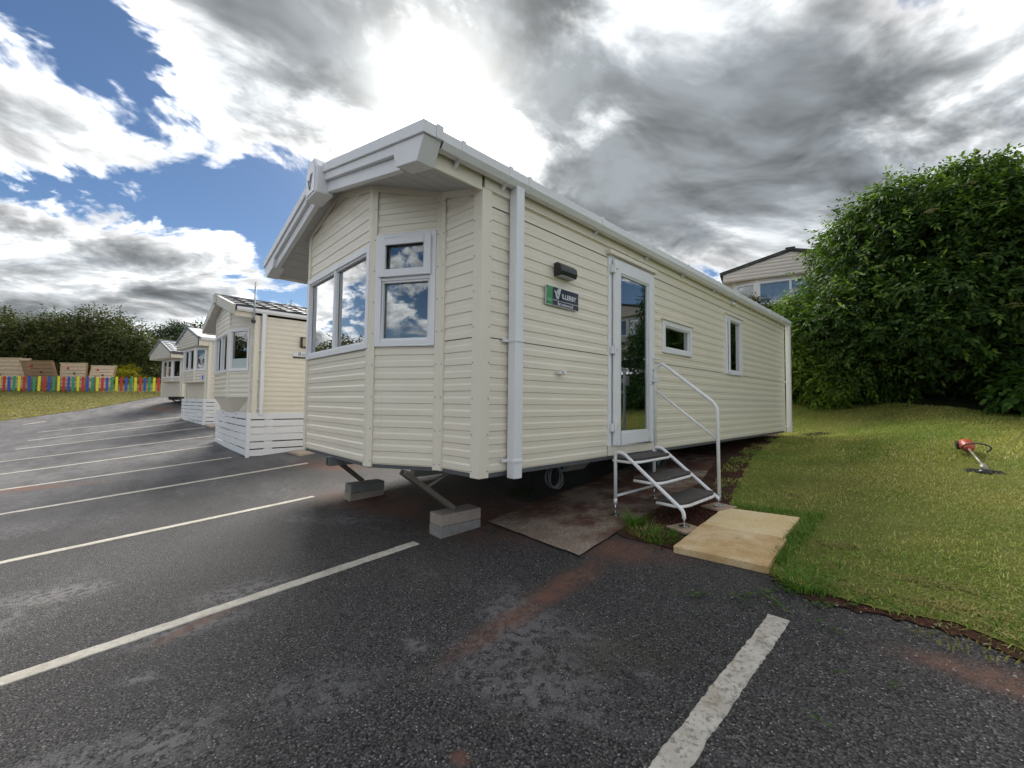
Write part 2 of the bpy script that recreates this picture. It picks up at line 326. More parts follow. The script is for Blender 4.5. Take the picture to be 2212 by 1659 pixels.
# ------------------------------------------------------------------ mesh helpers
def link(o, parent=None):
    col.objects.link(o)
    if parent is not None: o.parent = parent
    return o
def tag(o, label=None, cat=None, group=None, kind=None):
    for k, v in (('label', label), ('category', cat), ('group', group), ('kind', kind)):
        if v: o[k] = v
    return o
def thing(name, label, cat, loc=(0, 0, 0), rz=0, group=None):
    o = bpy.data.objects.new(name, None); o.empty_display_size = .2; link(o); o.location = loc; o.rotation_euler = (0, 0, rz)
    return tag(o, label, cat, group)
class MB:
    def __init__(s): s.v = []; s.f = []
    def add(s, vs, fs):
        o = len(s.v); s.v += [tuple(x) for x in vs]; s.f += [tuple(i + o for i in q) for q in fs]; return s
    def quad(s, a, b, c, d): return s.add((a, b, c, d), ((0, 1, 2, 3),))
    def hexa(s, q):          # 8 corners: bottom ring 0-3, top ring 4-7
        return s.add(q, ((3, 2, 1, 0), (4, 5, 6, 7), (0, 1, 5, 4), (1, 2, 6, 5), (2, 3, 7, 6), (3, 0, 4, 7)))
    def box(s, x0, x1, y0, y1, z0, z1):
        return s.hexa([(x0, y0, z0), (x1, y0, z0), (x1, y1, z0), (x0, y1, z0), (x0, y0, z1), (x1, y0, z1), (x1, y1, z1), (x0, y1, z1)])
    def pbox(s, P, u0, u1, v0, v1, w0, w1):
        return s.hexa([P(u0, v0, w0), P(u1, v0, w0), P(u1, v0, w1), P(u0, v0, w1), P(u0, v1, w0), P(u1, v1, w0), P(u1, v1, w1), P(u0, v1, w1)])
    def prism(s, pts, dvec):
        n = len(pts); dv = Vector(dvec); a = [Vector(q) for q in pts]
        return s.add(a + [q + dv for q in a], [tuple(range(n))[::-1], tuple(range(n, 2 * n))] + [(i, (i + 1) % n, n + (i + 1) % n, n + i) for i in range(n)])
    def tube(s, path, r, n=10, caps=True):
        path = [Vector(q) for q in path]; rings = []; prev = None
        for i, q in enumerate(path):
            t = (path[min(i + 1, len(path) - 1)] - path[max(i - 1, 0)]).normalized()
            if prev is None: a = t.orthogonal().normalized()
            else: a = (prev - t * prev.dot(t)).normalized()
            prev = a; b = t.cross(a); rr = r[i] if isinstance(r, (list, tuple)) else r
            rings.append([q + (a * math.cos(2 * math.pi * k / n) + b * math.sin(2 * math.pi * k / n)) * rr for k in range(n)])
        vs = [v for g in rings for v in g]; fs = []
        for i in range(len(rings) - 1):
            for k in range(n): fs.append((i * n + k, i * n + (k + 1) % n, (i + 1) * n + (k + 1) % n, (i + 1) * n + k))
        if caps: fs += [tuple(range(n))[::-1], tuple(range((len(rings) - 1) * n, len(rings) * n))]
        return s.add(vs, fs)
    def pieces(s):
        key = lambda q: (round(q[0], 4), round(q[1], 4), round(q[2], 4)); par = list(range(len(s.f))); own = {}
        def find(i):
            while par[i] != i: par[i] = par[par[i]]; i = par[i]
            return i
        for i, fc in enumerate(s.f):
            for q in fc:
                k = key(s.v[q])
                if k in own: par[find(i)] = find(own[k])
                else: own[k] = i
        out = {}
        for i, fc in enumerate(s.f): out.setdefault(find(i), MB()).add([s.v[q] for q in fc], (tuple(range(len(fc))),))
        return list(out.values())
    def build(s, name, m, parent=None, smooth=False, bevel=0, kind=None):
        me = bpy.data.meshes.new(name); me.from_pydata(s.v, [], s.f); me.validate(); me.update()
        bm = bmesh.new(); bm.from_mesh(me); bmesh.ops.remove_doubles(bm, verts=bm.verts, dist=1e-5); bmesh.ops.recalc_face_normals(bm, faces=bm.faces); bm.to_mesh(me); bm.free()
        me.materials.append(MAT[m])
        if smooth: me.polygons.foreach_set('use_smooth', [True] * len(me.polygons))
        o = bpy.data.objects.new(name, me); link(o, parent)
        if bevel:
            b = o.modifiers.new('bevel', 'BEVEL'); b.width = bevel; b.segments = 2; b.limit_method = 'ANGLE'; b.angle_limit = R(40)
        if kind: o['kind'] = kind
        return o
def bend(pts, rad, n=6):
    """round the inner corners of a poly line"""
    pts = [Vector(q) for q in pts]; out = [pts[0]]
    for i in range(1, len(pts) - 1):
        a = (pts[i - 1] - pts[i]); b = (pts[i + 1] - pts[i]); r = min(rad, a.length * .48, b.length * .48)
        A = pts[i] + a.normalized() * r; B = pts[i] + b.normalized() * r
        for k in range(n + 1):
            t = k / n; out.append((1 - t) ** 2 * A + 2 * t * (1 - t) * pts[i] + t * t * B)
    return out + [pts[-1]]
def fast_mesh(name, verts, faces_n, m, parent=None, k=4, kind=None, loops=None):
    """verts (N,3) array; consecutive groups of k vertices form one face"""
    me = bpy.data.meshes.new(name); n = len(verts)
    me.vertices.add(n); me.vertices.foreach_set('co', np.asarray(verts, np.float32).ravel())
    idx = np.arange(n, dtype=np.int32) if loops is None else np.asarray(loops, np.int32).ravel(); nf = len(idx) // k
    me.loops.add(len(idx)); me.loops.foreach_set('vertex_index', idx)
    me.polygons.add(nf); me.polygons.foreach_set('loop_start', np.arange(0, nf * k, k, dtype=np.int32)); me.polygons.foreach_set('loop_total', np.full(nf, k, np.int32))
    me.update(calc_edges=True); me.materials.append(MAT[m]); o = bpy.data.objects.new(name, me); link(o, parent)
    if kind: o['kind'] = kind
    return o
def text_part(name, body, size, m, parent, P, u, v, w0, thick=.002, bold=0, sx=1.0):
    cu = bpy.data.curves.new('lettering', 'FONT'); cu.body = body; cu.size = size; cu.extrude = 0; cu.offset = bold; cu.resolution_u = 3
    tmp = bpy.data.objects.new('lettering', cu); link(tmp); bpy.context.view_layer.update()
    me = bpy.data.meshes.new_from_object(tmp.evaluated_get(bpy.context.evaluated_depsgraph_get())); bpy.data.objects.remove(tmp)
    for vt in me.vertices: vt.co = Vector(P(u + vt.co.x * sx, v + vt.co.y, w0))
    me.name = name; me.materials.clear(); me.materials.append(MAT[m]); o = bpy.data.objects.new(name, me); return link(o, parent)

# ------------------------------------------------------------------ terrain
def sst(a, b, x):
    t = min(1, max(0, (x - a) / (b - a))); return t * t * (3 - 2 * t)
EDGE_A, EDGE_B = Vector((-26.9, -5.55)), Vector((-30.75, 0.0)); EDGE_N = Vector((-(EDGE_B - EDGE_A).y, (EDGE_B - EDGE_A).x)).normalized()
def gz(x, y):
    xc = min(max(x, -40), 30); yc = min(max(y, -30), 16)
    a = xc - 2.4; b = yc + 1.968; k = min(a + 3, 0); kk = -36 if k < -36 else k
    z = 1.135 - 1.2061 + .0305 * a + .0523 * b + .0022 * kk * kk - .0033 * a * b
    dd = (Vector((xc, yc)) - EDGE_A).dot(EDGE_N); z += .085 * min(max(dd, 0), 12)
    z += sst(.3, 2.6, xc) * max(0, min(yc, 11) - 1.0) * .045
    z += sst(3.5, 10.8, yc) * sst(-.4, 2.5, xc) * .10 + sst(8.4, 12.0, yc) * (1 - sst(.3, 3.8, xc)) * sst(-6, -3, xc) * .95
    z += sst(11.4, 13.0, yc) * sst(-9, -6, xc) * 1.15
    return z
def sheet(name, outline, step, off, m, kind='structure', parent=None, jitter=0, rise=None):
    """a sheet with an irregular outline that follows the terrain"""
    pts = []; n = len(outline)
    for i in range(n):
        a = Vector(outline[i]); b = Vector(outline[(i + 1) % n]); k = max(1, int((b - a).length / (step * .5)))
        nn = Vector((-(b - a).y, (b - a).x)).normalized()
        for j in range(k):
            q = a.lerp(b, j / k); q = q + nn * (random.uniform(-1, 1) * jitter); pts.append(q)
    ne = len(pts); xs = [q.x for q in pts]; ys = [q.y for q in pts]
    ed = [(i, (i + 1) % ne) for i in range(ne)]
    for gx in np.arange(min(xs) + step / 2, max(xs), step):
        for gy in np.arange(min(ys) + step / 2, max(ys), step): pts.append(Vector((gx, gy)))
    r = delaunay_2d_cdt(pts, ed, [list(range(ne))], 1, 1e-5)
    vs = [(q.x, q.y, gz(q.x, q.y) + off + (rise(q.x, q.y) if rise else 0)) for q in r[0]]
    b = MB(); b.v = vs; b.f = [tuple(f) for f in r[2]]; o = b.build(name, m, parent, smooth=True)
    if o.data.polygons and sum(pp.normal.z for pp in o.data.polygons) < 0: o.data.flip_normals()
    if kind: o['kind'] = kind
    return o
# wide ground reaching the horizon
b = MB(); gxs = [-900, -400, -200, -120, -80] + list(np.arange(-64, 30.1, 1.0)) + [40, 60, 120, 250, 500, 900]; gys = [-900, -400, -200, -100, -60, -45] + list(np.arange(-32, 20.1, 1.0)) + [26, 36, 60, 120, 250, 500, 900]
for gy in gys:
    for gx in gxs: b.v.append((gx, gy, gz(gx, gy) - .035))
nx = len(gxs)
for j in range(len(gys) - 1):
    for i in range(nx - 1): b.f.append((j * nx + i, j * nx + i + 1, (j + 1) * nx + i + 1, (j + 1) * nx + i))
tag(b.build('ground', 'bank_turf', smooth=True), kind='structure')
car_park = sheet('car_park', [(14, -26), (14, 1.6), (3.2, 1.6), (1.2, 2.6), (.75, 3.6), (.3, 5.4), (-.4, 7.6), (-4, 8.4), (-31.5, 9.5), (-31.0, 1.0), (-30.75, 0), (-28.06, -2.84), (-26.9, -5.55), (-25.5, -9.0), (-22, -26)], .7, 0, 'asphalt')
bank = sheet('grass_bank', [(-30.75, 0), (-31.0, 1.0), (-31.5, 9.5), (-60, 14), (-60, -28), (-22, -26), (-25.5, -9.0), (-26.9, -5.55), (-28.06, -2.84)], 1.0, .012, 'dry_turf', jitter=.10)
LAWN = [(.98, 2.30), (1.50, 2.26), (1.53, 1.10), (1.70, .99), (1.90, .92), (2.14, .97), (2.40, 1.02), (2.62, .92), (3.2, .80), (4.5, .62), (9, .4), (13.5, .6), (13.5, 9.6), (6, 9.4), (4.4, 9.1), (3.2, 9.5), (2.0, 9.9), (1.0, 10.5), (.2, 11.2), (-1.2, 11.6), (-4.2, 11.6), (-4.2, 9.2), (-.1, 8.55), (.10, 6.6), (.32, 5.0), (.62, 3.6), (.80, 2.75)]
lawn = sheet('lawn', LAWN, .35, .014, 'turf', jitter=.045)
soil_o = sheet('bare_soil', [(.40, 1.10), (.70, 1.02), (.98, 1.06), (1.0, 2.4), (.85, 2.9), (.66, 3.8), (.36, 5.1), (.14, 6.8), (-.06, 8.6), (-3.8, 8.9), (-3.7, 5.5), (-1.2, 5.2), (.30, 3.0)], .22, .009, 'red_soil', jitter=.05)
bank_o = sheet('terrace_bank', [(-9, 11.2), (0, 10.9), (1.0, 10.2), (3, 9.2), (6, 9.0), (14, 8.9), (14, 30), (-9, 30)], .6, .007, 'bank_turf', jitter=.1)  # dark soil tone reaches in under the bush, its shade partly put into colour
soil_edge = sheet('worn_soil_edge', [(1.58, 1.03), (1.86, .83), (2.12, .88), (2.42, .90), (2.62, .79), (3.2, .64), (4.5, .40), (9, .15), (9, .5), (4.5, .72), (3.2, .92), (2.62, 1.02), (2.4, 1.1), (1.9, 1.02), (1.62, 1.16)], .07, .008, 'red_soil', jitter=.028)
WORN = [(2.02, 1.10, .13, .05, R(-10)), (2.40, 1.16, .22, .06, R(10)), (2.62, 1.02, .16, .05, R(-12)), (2.30, 1.42, .20, .05, R(8)), (1.86, 1.75, .14, .06, R(25)), (2.95, 1.05, .25, .08, 0), (1.75, 1.12, .08, .05, 0)]
pad_o = sheet('concrete_hardstanding', [(-.62, .63), (.52, .52), (.46, 1.15), (.30, 3.2), (-.2, 5.2), (-1.1, 5.2)], .2, .016, 'pad_concrete', jitter=.006)

# painted bay lines: raised thermoplastic with ragged edges
def bay_line(x0, y0, x1, y1, wd, m, rag=.006):
    a, c = Vector((x0, y0)), Vector((x1, y1)); L = (c - a).length; t = (c - a) / L; nn = Vector((-t.y, t.x)); k = max(6, int(L / .02)); b = MB(); wob = [random.uniform(-1, 1) for _ in range(400)]
    for i in range(k + 1):
        q = a + t * (L * i / k); sm_ = lambda o_: (wob[(i // 4 + o_) % 400] * (1 - i % 4 / 4) + wob[(i // 4 + 1 + o_) % 400] * (i % 4 / 4)) * rag * .6 + random.uniform(-rag, rag) * .45
        l = q + nn * (wd / 2 + sm_(0)); r_ = q - nn * (wd / 2 + sm_(150))
        for e, h in ((l, .001), (l - nn * .004, .006), (r_ + nn * .004, .006), (r_, .001)): b.v.append((e.x, e.y, gz(e.x, e.y) + h))
    for i in range(k):
        for j in range(3): b.f.append((i * 4 + j, i * 4 + j + 1, i * 4 + 5 + j, i * 4 + 4 + j))
    b.f += [(0, 1, 2, 3), tuple(k * 4 + j for j in (3, 2, 1, 0))]
    return b.build('parking_line', m, car_park, kind=None)
bay_line(1.775, .54, 1.70, -4.5, .098, 'line_paint_worn', .007)
LX = [(-.70, -.09, -.575, -6.5), (-3.2, -.07, -3.12, -6.5), (-5.92, .72, -5.70, -6.5), (-8.16, -.09, -8.24, -6.5), (-10.66, -.06, -10.35, -6.0), (-12.88, .27, -12.92, -5.8), (-15.55, .40, -15.6, -3.86), (-18.06, .17, -17.82, -3.85), (-20.06, .27, -20.34, -3.87), (-22.5, .2, -22.9, -3.6)]
for q in LX[:-1]: bay_line(*q, .10, 'line_paint')
for y_, x_ in ((-4.6, -24.2), (-5.9, -22.2)): bay_line(x_, y_, x_ - .3, y_ + .6, .12, 'line_paint')

# ------------------------------------------------------------------ caravan kit
def panel(a, c):
    """frame of a wall panel that runs from plan point a to c; w points to the outside (right of a->c seen from above)"""
    a = Vector((a[0], a[1], 0)); c = Vector((c[0], c[1], 0)); t = (c - a).normalized(); n = Vector((t.y, -t.x, 0))
    return (lambda u, v, w_=0: tuple(a + t * u + n * w_ + Vector((0, 0, v)))), (c - a).length
PROFILE = [(0, 0), (.06, 1), (.47, 1), (.60, 0), (1.0, 0)]
def strips(P, poly, holes, facets):
    """facets: (v0,w0,v1,w1). returns MB of quads clipped to the convex polygon less the holes"""
    b = MB(); vb = sorted({q[1] for q in poly} | {h for o in holes for h in (o[2], o[3])})
    def span(v):
        xs = []
        for i in range(len(poly)):
            (u0, a0), (u1, a1) = poly[i], poly[(i + 1) % len(poly)]
            if abs(a0 - a1) < 1e-9:
                if abs(v - a0) < 1e-6: xs += [u0, u1]
            elif min(a0, a1) - 1e-7 <= v <= max(a0, a1) + 1e-7: xs.append(u0 + (u1 - u0) * (v - a0) / (a1 - a0))
        return (min(xs), max(xs)) if xs else None
    lo, hi = min(q[1] for q in poly), max(q[1] for q in poly)
    for v0, w0, v1, w1 in facets:
        a, c = max(v0, lo), min(v1, hi)
        if c - a < 1e-5: continue
        cuts = [a] + [x for x in vb if a + 1e-5 < x < c - 1e-5] + [c]
        for p0, p1 in zip(cuts, cuts[1:]):
            s0, s1 = span(p0 + 1e-6), span(p1 - 1e-6)
            if not s0 or not s1: continue
            mid = (p0 + p1) / 2; hs = sorted([(o[0], o[1]) for o in holes if o[2] < mid < o[3]])
            wl = lambda v: w0 + (w1 - w0) * (v - v0) / (v1 - v0)
            L0, R0, L1, R1 = s0[0], s0[1], s1[0], s1[1]; segs = []; c0, c1 = L0, L1
            for h0, h1 in hs:
                if h1 <= min(c0, c1) or h0 >= max(R0, R1): continue
                segs.append((c0, h0, c1, h0)); c0 = c1 = h1
            segs.append((c0, R0, c1, R1))
            for x0, x1, x2, x3 in segs:
                if x1 - x0 < 1e-4 and x3 - x2 < 1e-4: continue
                b.quad(P(x0, p0, wl(p0)), P(x1, p0, wl(p0)), P(x3, p1, wl(p1)), P(x2, p1, wl(p1)))
    return b
def clad(root, P, poly, holes=(), pitch=.1015, v0=.006, depth=.0070, m='cream_siding', seams=(), one=False):
    """inner lining (the wall) with every siding course on it as a board of its own"""
    lo, hi = min(q[1] for q in poly), max(q[1] for q in poly)
    wall = strips(P, poly, holes, [(lo, -.035, hi, -.035)]).build('wall', 'interior', root)
    k = 0; v = v0 - pitch
    while v < hi:
        f = []; g = .006 if any(abs(v - s) < pitch / 2 for s in seams) else 0
        for (a, wa), (c, wc) in zip(PROFILE, PROFILE[1:]):
            f.append((v + max(a * pitch, g), wa * depth, v + c * pitch, wc * depth))
        b = strips(P, poly, holes, f)
        for piece in b.pieces(): piece.build('siding_board', m, wall)
        v += pitch
    return wall
def window(root, P, u0, u1, v0, v1, cols=(), sash=None, m='white_plastic', fw=.055, w=.028, glass='window_glass', name='window', curtain=True, bev=.004, drip=None, sash_v=None):
    """frame, mullions, panes; cols: mullion positions; sash_v: height of a transom with an opening light above"""
    fr = MB(); fr.pbox(P, u0, u0 + fw, v0, v1, -.05, w); fr.pbox(P, u1 - fw, u1, v0, v1, -.05, w); fr.pbox(P, u0 + fw, u1 - fw, v0, v0 + fw, -.05, w); fr.pbox(P, u0 + fw, u1 - fw, v1 - fw, v1, -.05, w)
    o = fr.build(name, m, root, bevel=bev)
    us = [u0 + fw] + list(cols) + [u1 - fw]
    for c in cols: MB().pbox(P, c - .018, c + .018, v0 + fw, v1 - fw, -.045, w - .004).build('mullion', m, o, bevel=bev)
    for i, (a, c) in enumerate(zip(us, us[1:])):
        a2 = a + (.018 if i else 0); c2 = c - (.018 if i < len(us) - 2 else 0)
        vt = v1 - fw
        if sash_v is not None and i == 0:
            MB().pbox(P, a2, c2, sash_v - .03, sash_v, -.045, w - .004).build('transom', m, o, bevel=bev)
            s = MB(); q = .062; e = .018
            s.pbox(P, a2 - e, a2 + q - e, sash_v, vt + e, w + .001, w + .022); s.pbox(P, c2 - q + e, c2 + e, sash_v, vt + e, w + .001, w + .022); s.pbox(P, a2 + q - e, c2 - q + e, sash_v, sash_v + q, w + .001, w + .022); s.pbox(P, a2 + q - e, c2 - q + e, vt - q + e, vt + e, w + .001, w + .022)
            s.build('opening_sash', m, o, bevel=bev); MB().pbox(P, a2 + .03, c2 - .03, sash_v + .03, vt - .03, .004, .010).build('pane', glass, o); vt = sash_v - .03
        bd = MB(); e = .016
        bd.pbox(P, a2, a2 + e, v0 + fw, vt, -.012, .012); bd.pbox(P, c2 - e, c2, v0 + fw, vt, -.012, .012); bd.pbox(P, a2 + e, c2 - e, v0 + fw, v0 + fw + e, -.012, .012); bd.pbox(P, a2 + e, c2 - e, vt - e, vt, -.012, .012)
        bd.build('glazing_bead', m, o)
        MB().pbox(P, a2 + .004, c2 - .004, v0 + fw + .004, vt - .004, -.022, -.016).build('pane', glass, o)
    if drip: MB().pbox(P, u0 - .025, u1 + .025, v1 + .002, v1 + .030, -.01, .05).build('drip_cap', drip, o, bevel=.003)
    return o
def drape(root, P, u0, u1, v0, v1, w=-.14, m='curtain', folds=5, amp=.02):
    b = MB(); n = folds * 6
    for i in range(n + 1):
        u = u0 + (u1 - u0) * i / n; ww = w + amp * math.sin(i / n * folds * 2 * math.pi) + random.uniform(-.003, .003)
        b.v += [P(u, v0, ww), P(u, v1, ww)]
    for i in range(n): b.f.append((i * 2, i * 2 + 2, i * 2 + 3, i * 2 + 1))
    return b.build('curtain', m, root, smooth=True)
def trim_post(root, a, prev, nxt, v0, v1, wd=.075, th=.013, m='cream_trim', screws=True, name='corner_trim', scale_w=1.0):
    """angle trim on a plan corner a, with wings towards prev and nxt"""
    A = Vector((a[0], a[1], 0)); b = MB(); wings = []
    for q, s in ((prev, 1), (nxt, -1)):
        if q is None: continue
        t = (Vector((q[0], q[1], 0)) - A).normalized(); n = Vector((t.y, -t.x, 0)) * s; wings.append((t, n))
    outer = A
    if len(wings) == 2:
        (t0, n0), (t1, n1) = wings; bis = (n0 + n1).normalized(); k = (th) / max(.3, bis.dot(n0)); o_ = A + bis * k; i_ = A - bis * .01
        pts = [A + t0 * wd - n0 * .004, A + t0 * wd + n0 * th, o_, A + t1 * wd + n1 * th, A + t1 * wd - n1 * .004, i_]
    else:
        (t0, n0), = wings; pts = [A - n0 * .004, A + n0 * th, A + t0 * wd + n0 * th, A + t0 * wd - n0 * .004]
    o = MB().prism([q + Vector((0, 0, v0)) for q in pts], (0, 0, v1 - v0)).build(name, m, root, bevel=.003)
    if screws:
        sc = MB(); v = v0 + .05
        while v < v1 - .05:
            for t, n in wings:
                c = A + t * (wd - .016) + n * (th + .0005) + Vector((0, 0, v)); sc.tube([c, c + n * .003], .0055, 6)
            v += .27
        sc.build('screws', 'galvanised', o, kind='stuff')
    return o

def roof_fn(W, eave, ridge, ov=.12):
    return lambda x: eave + (ridge - eave) * (1 - abs(x + W / 2) / (W / 2 + ov))
def slope_box(b, f, x0, x1, t0, t1, y0, y1, x0b=None, x1b=None):
    """box following the roof line, between t0 and t1 below it"""
    x0b = x0 if x0b is None else x0b; x1b = x1 if x1b is None else x1b
    return b.hexa([(x0b, y0, f(x0b) - t1), (x1b, y0, f(x1b) - t1), (x1b, y1, f(x1b) - t1), (x0b, y1, f(x0b) - t1), (x0, y0, f(x0) - t0), (x1, y0, f(x1) - t0), (x1, y1, f(x1) - t0), (x0, y1, f(x0) - t0)])
def gutter_run(root, x, y0, y1, ztop, clips, m='white_plastic', hgt=.105, wd=.10, sgn=1):
    sec = [(0, 0), (0, -hgt * .8), (.02, -hgt), (wd * .72, -hgt), (wd, -hgt * .62), (wd, 0), (wd - .008, 0), (wd - .008, -hgt * .58), (wd * .68, -hgt + .008), (.026, -hgt + .008), (.008, -hgt * .76), (.008, 0)]
    g = MB().prism([(x + sgn * a, y0, ztop + c) for a, c in sec], (0, y1 - y0, 0)).build('gutter', m, root, bevel=.002)
    for y in clips:
        c = MB(); sec2 = [(-.004, -.002), (-.004, -hgt * .84), (.016, -hgt - .006), (wd * .74, -hgt - .006), (wd + .006, -hgt * .64), (wd + .006, .008), (wd - .014, .008), (wd - .014, .001)]
        c.prism([(x + sgn * a, y - .016, ztop + q) for a, q in sec2], (0, .032, 0)); c.prism([(x, y - .010, ztop - hgt - .001), (x + sgn * .05, y - .010, ztop - hgt - .003), (x - sgn * .015, y - .010, ztop - hgt - .055)], (0, .02, 0))
        c.build('gutter_bracket', m, g)
    return g
def downpipe(root, x, y, z0, z1, sz=.075, clips=(), m='white_plastic'):
    h = sz / 2
    o = MB().box(x, x + sz, y - h, y + h, z0, z1).build('downpipe', m, root, bevel=.006)
    for z in clips:
        c = MB(); c.box(x - .008, x + sz + .006, y - h - .006, y + h + .006, z - .012, z + .012); c.box(-.0 + x - .012, x + .012, y - h - .055, y - h - .006, z - .012, z + .012); c.build('pipe_clip', m, o, bevel=.003)
    return o
def tiled_roof(root, W, f, y0, y1, ov, m, tile=.33, course=.36, name='roof'):
    """pantile-like courses, each course of each slope a mesh strip with waves"""
    rf = MB(); slope_box(rf, f, -W / 2, ov, .012, .05, y0, y1); slope_box(rf, f, -W - ov, -W / 2, .012, .05, y0, y1); o = rf.build(name, m, root)
    half = W / 2 + ov; nc = max(3, round(half / course))
    for s in (1, -1):
        for c in range(nc):
            b = MB(); n = int((y1 - y0) / (tile / 6)); xa = half * c / nc; xb = min(half, half * (c + 1) / nc + .015)
            for i in range(n + 1):
                y = y0 + (y1 - y0) * i / n; wv = .020 * abs(math.sin(math.pi * (y - y0) / tile)) ** .7
                for xx, h in ((xa, .004), (xb, .026), (xb, .0)):
                    X = -W / 2 + s * xx; b.v.append((X, y, f(X) + h + (wv if h > 0 else 0)))
            for i in range(n):
                for j in range(2): b.f.append((i * 3 + j, i * 3 + j + 1, i * 3 + 4 + j, i * 3 + 3 + j))
            b.build('tile_course', m, o, smooth=False)
    rc = MB(); rc.prism([(-W / 2 - .11, y0, f(-W / 2) - .02), (-W / 2 - .05, y0, f(-W / 2) + .045), (-W / 2 + .05, y0, f(-W / 2) + .045), (-W / 2 + .11, y0, f(-W / 2) - .02)], (0, y1 - y0, 0)); rc.build('ridge_cap', m, o)
    return o
def under_frame(root, W, L, y_front=.05, wheels=True, rim=True):
    MB().box(-W + .03, -.03, .03, L - .03, -.005, .05).build('floor', 'dark_rim', root)
    for x in (-W / 2 + .72, -W / 2 - .72): MB().box(x - .03, x + .03, .1, L - .1, -.18, -.012).build('chassis_beam', 'chassis_steel', root)
    for i in range(8):
        y = 1.25 + i * (L - 2) / 8
        o = MB(); o.prism([(-.06, y, -.012), (-.06, y, -.045), (-W / 2 + .75, y, -.17), (-W / 2 + .75, y, -.012)], (0, .004, 0)); o.prism([(-.06, y, -.045), (-.06, y + .10, -.045), (-W / 2 + .75, y + .10, -.17), (-W / 2 + .75, y, -.17)], (0, 0, .004)); o.build('outrigger', 'chassis_steel', root)
    if wheels:
        for x in (-.62, -W + .62):
            wv = MB(); pr = [(.10, .10), (.19, .10), (.255, .085), (.275, .05), (.275, -.05), (.255, -.085), (.19, -.10), (.10, -.10)]; n = 24
            for k in range(n):
                a = 2 * math.pi * k / n
                for r_, xx in pr: wv.v.append((x + xx, L * .46 + r_ * math.cos(a), -.26 + r_ * math.sin(a)))
            for k in range(n):
                for j in range(len(pr) - 1): wv.f.append((k * 8 + j, k * 8 + j + 1, ((k + 1) % n) * 8 + j + 1, ((k + 1) % n) * 8 + j))
            w_ = wv.build('wheel', 'tyre', root, smooth=True); MB().tube([(x - .07, L * .46, -.26), (x + .07, L * .46, -.26)], .17, 20).build('rim', 'galvanised', w_)
        MB().tube([(-.62, L * .46, -.26), (-W + .62, L * .46, -.26)], .035, 8).build('axle', 'chassis_steel', root)
def rest_walls(root, W, L, H, m, f, soff, pitch=.1015):
    P, l = panel((-W, L), (-W, 0)); clad(root, P, [(0, 0), (l, 0), (l, H), (0, H)], (), pitch, m=m)
    P, l = panel((0, L), (-W, L)); clad(root, P, [(0, 0), (l, 0), (l, H), (l / 2, f(-W / 2) - .05), (0, H)], (), pitch, m=m)

# ------------------------------------------------------------------ main caravan (near)
W, L, H = 3.66, 8.30, 2.24
main = thing('static_caravan', 'large cream static caravan with glazed front bay and white steps at its door', 'caravan', (0, 0, .6))
f = roof_fn(W, 2.33, 2.82, .12); SOF = .205
def soff(x): return f(x) - SOF
plan = [(0, 0), (-.47, -.035), (-1.03, -.38), (-2.63, -.38), (-3.19, -.035), (-3.66, 0)]
DOOR = (1.665, 2.60, .095, 2.065); W1 = (2.835, 3.66, 1.165, 1.56); W2 = (4.92, 5.66, 1.015, 1.95)
PS, _ = panel((0, 0), (0, L))
clad(main, PS, [(0, 0), (L, 0), (L, H), (0, H)], [DOOR, W1, W2], seams=(1.021, 2.036))
segs = []
for a, c in zip(plan, plan[1:]):
    P, l = panel(c, a); segs.append((P, l, a, c))
HB = 2.555 - .6
for i, (P, l, a, c) in enumerate(segs):
    top = [(l, soff(a[0]) + .02), (0, soff(c[0]) + .02)]
    if i == 2: top.insert(1, (l / 2, soff(-W / 2) + .02))
    poly = [(0, 0), (l, 0)] + top; holes = []
    if i == 1: holes = [(.05, l - .05, .993, 1.955)]
    if i == 3: holes = [(.05, l - .05, .993, 1.955)]
    if i == 2: holes = [(.012, l - .012, .985, 1.89)]
    clad(main, P, poly, holes, seams=(1.021,) if i in (0, 4) else ())
    if i == 2:
        window(main, P, .012, l - .012, .985, 1.89, cols=(l / 2,), drip=None)
        for u in (.10, l / 2 + .05): drape(main, P, u, u + .13, 1.02, 1.86, m='net_curtain', folds=3)
        for u in (l - .22, l / 2 - .18): drape(main, P, u, u + .12, 1.02, 1.86, m='net_curtain', folds=3)
    if i in (1, 3):
        window(main, P, .05, l - .05, .993, 1.955, sash_v=1.585)
        drape(main, P, .10, .20, 1.03, 1.92, m='net_curtain', folds=3); drape(main, P, l - .17, l - .09, 1.03, 1.92, m='curtain', folds=2)
    # cover strip under the soffit
    tp = [(l, soff(a[0]))] + ([(l / 2, soff(-W / 2))] if i == 2 else []) + [(0, soff(c[0]))]
    tb = MB()
    for (ua, va), (uc, vc) in zip(tp, tp[1:]): tb.hexa([P(uc, vc - .055, .012), P(ua, va - .055, .012), P(ua, va - .055, .019), P(uc, vc - .055, .019), P(uc, vc + .01, .012), P(ua, va + .01, .012), P(ua, va + .01, .019), P(uc, vc + .01, .019)])
    tb.build('head_trim', 'cream_trim', main)
for k in (1, 2, 3, 4): trim_post(main, plan[k], plan[k - 1], plan[k + 1], -.022, soff(plan[k][0]) + .01, .05, .020)
trim_post(main, plan[0], (0, L), plan[1], -.03, 2.15, .078, .020); trim_post(main, plan[5], plan[4], (-W, L), -.03, 2.15, .078, .020)
trim_post(main, (0, L), None, (0, 0), -.02, H, .06, .018, screws=False)
# top plate of the side and the plain cheek under the front overhang
MB().box(.004, .022, .0, L, H - .09, H + .02).build('eaves_board', 'cream_trim', main)
for x0, x1 in ((-.002, .018), (-W - .018, -W + .002)): MB().box(x0, x1, -.449, -.021, 2.125, 2.30).build('overhang_cheek', 'cream_trim', main, bevel=.003)
rest_walls(main, W, L, H, 'cream_siding', f, SOF)
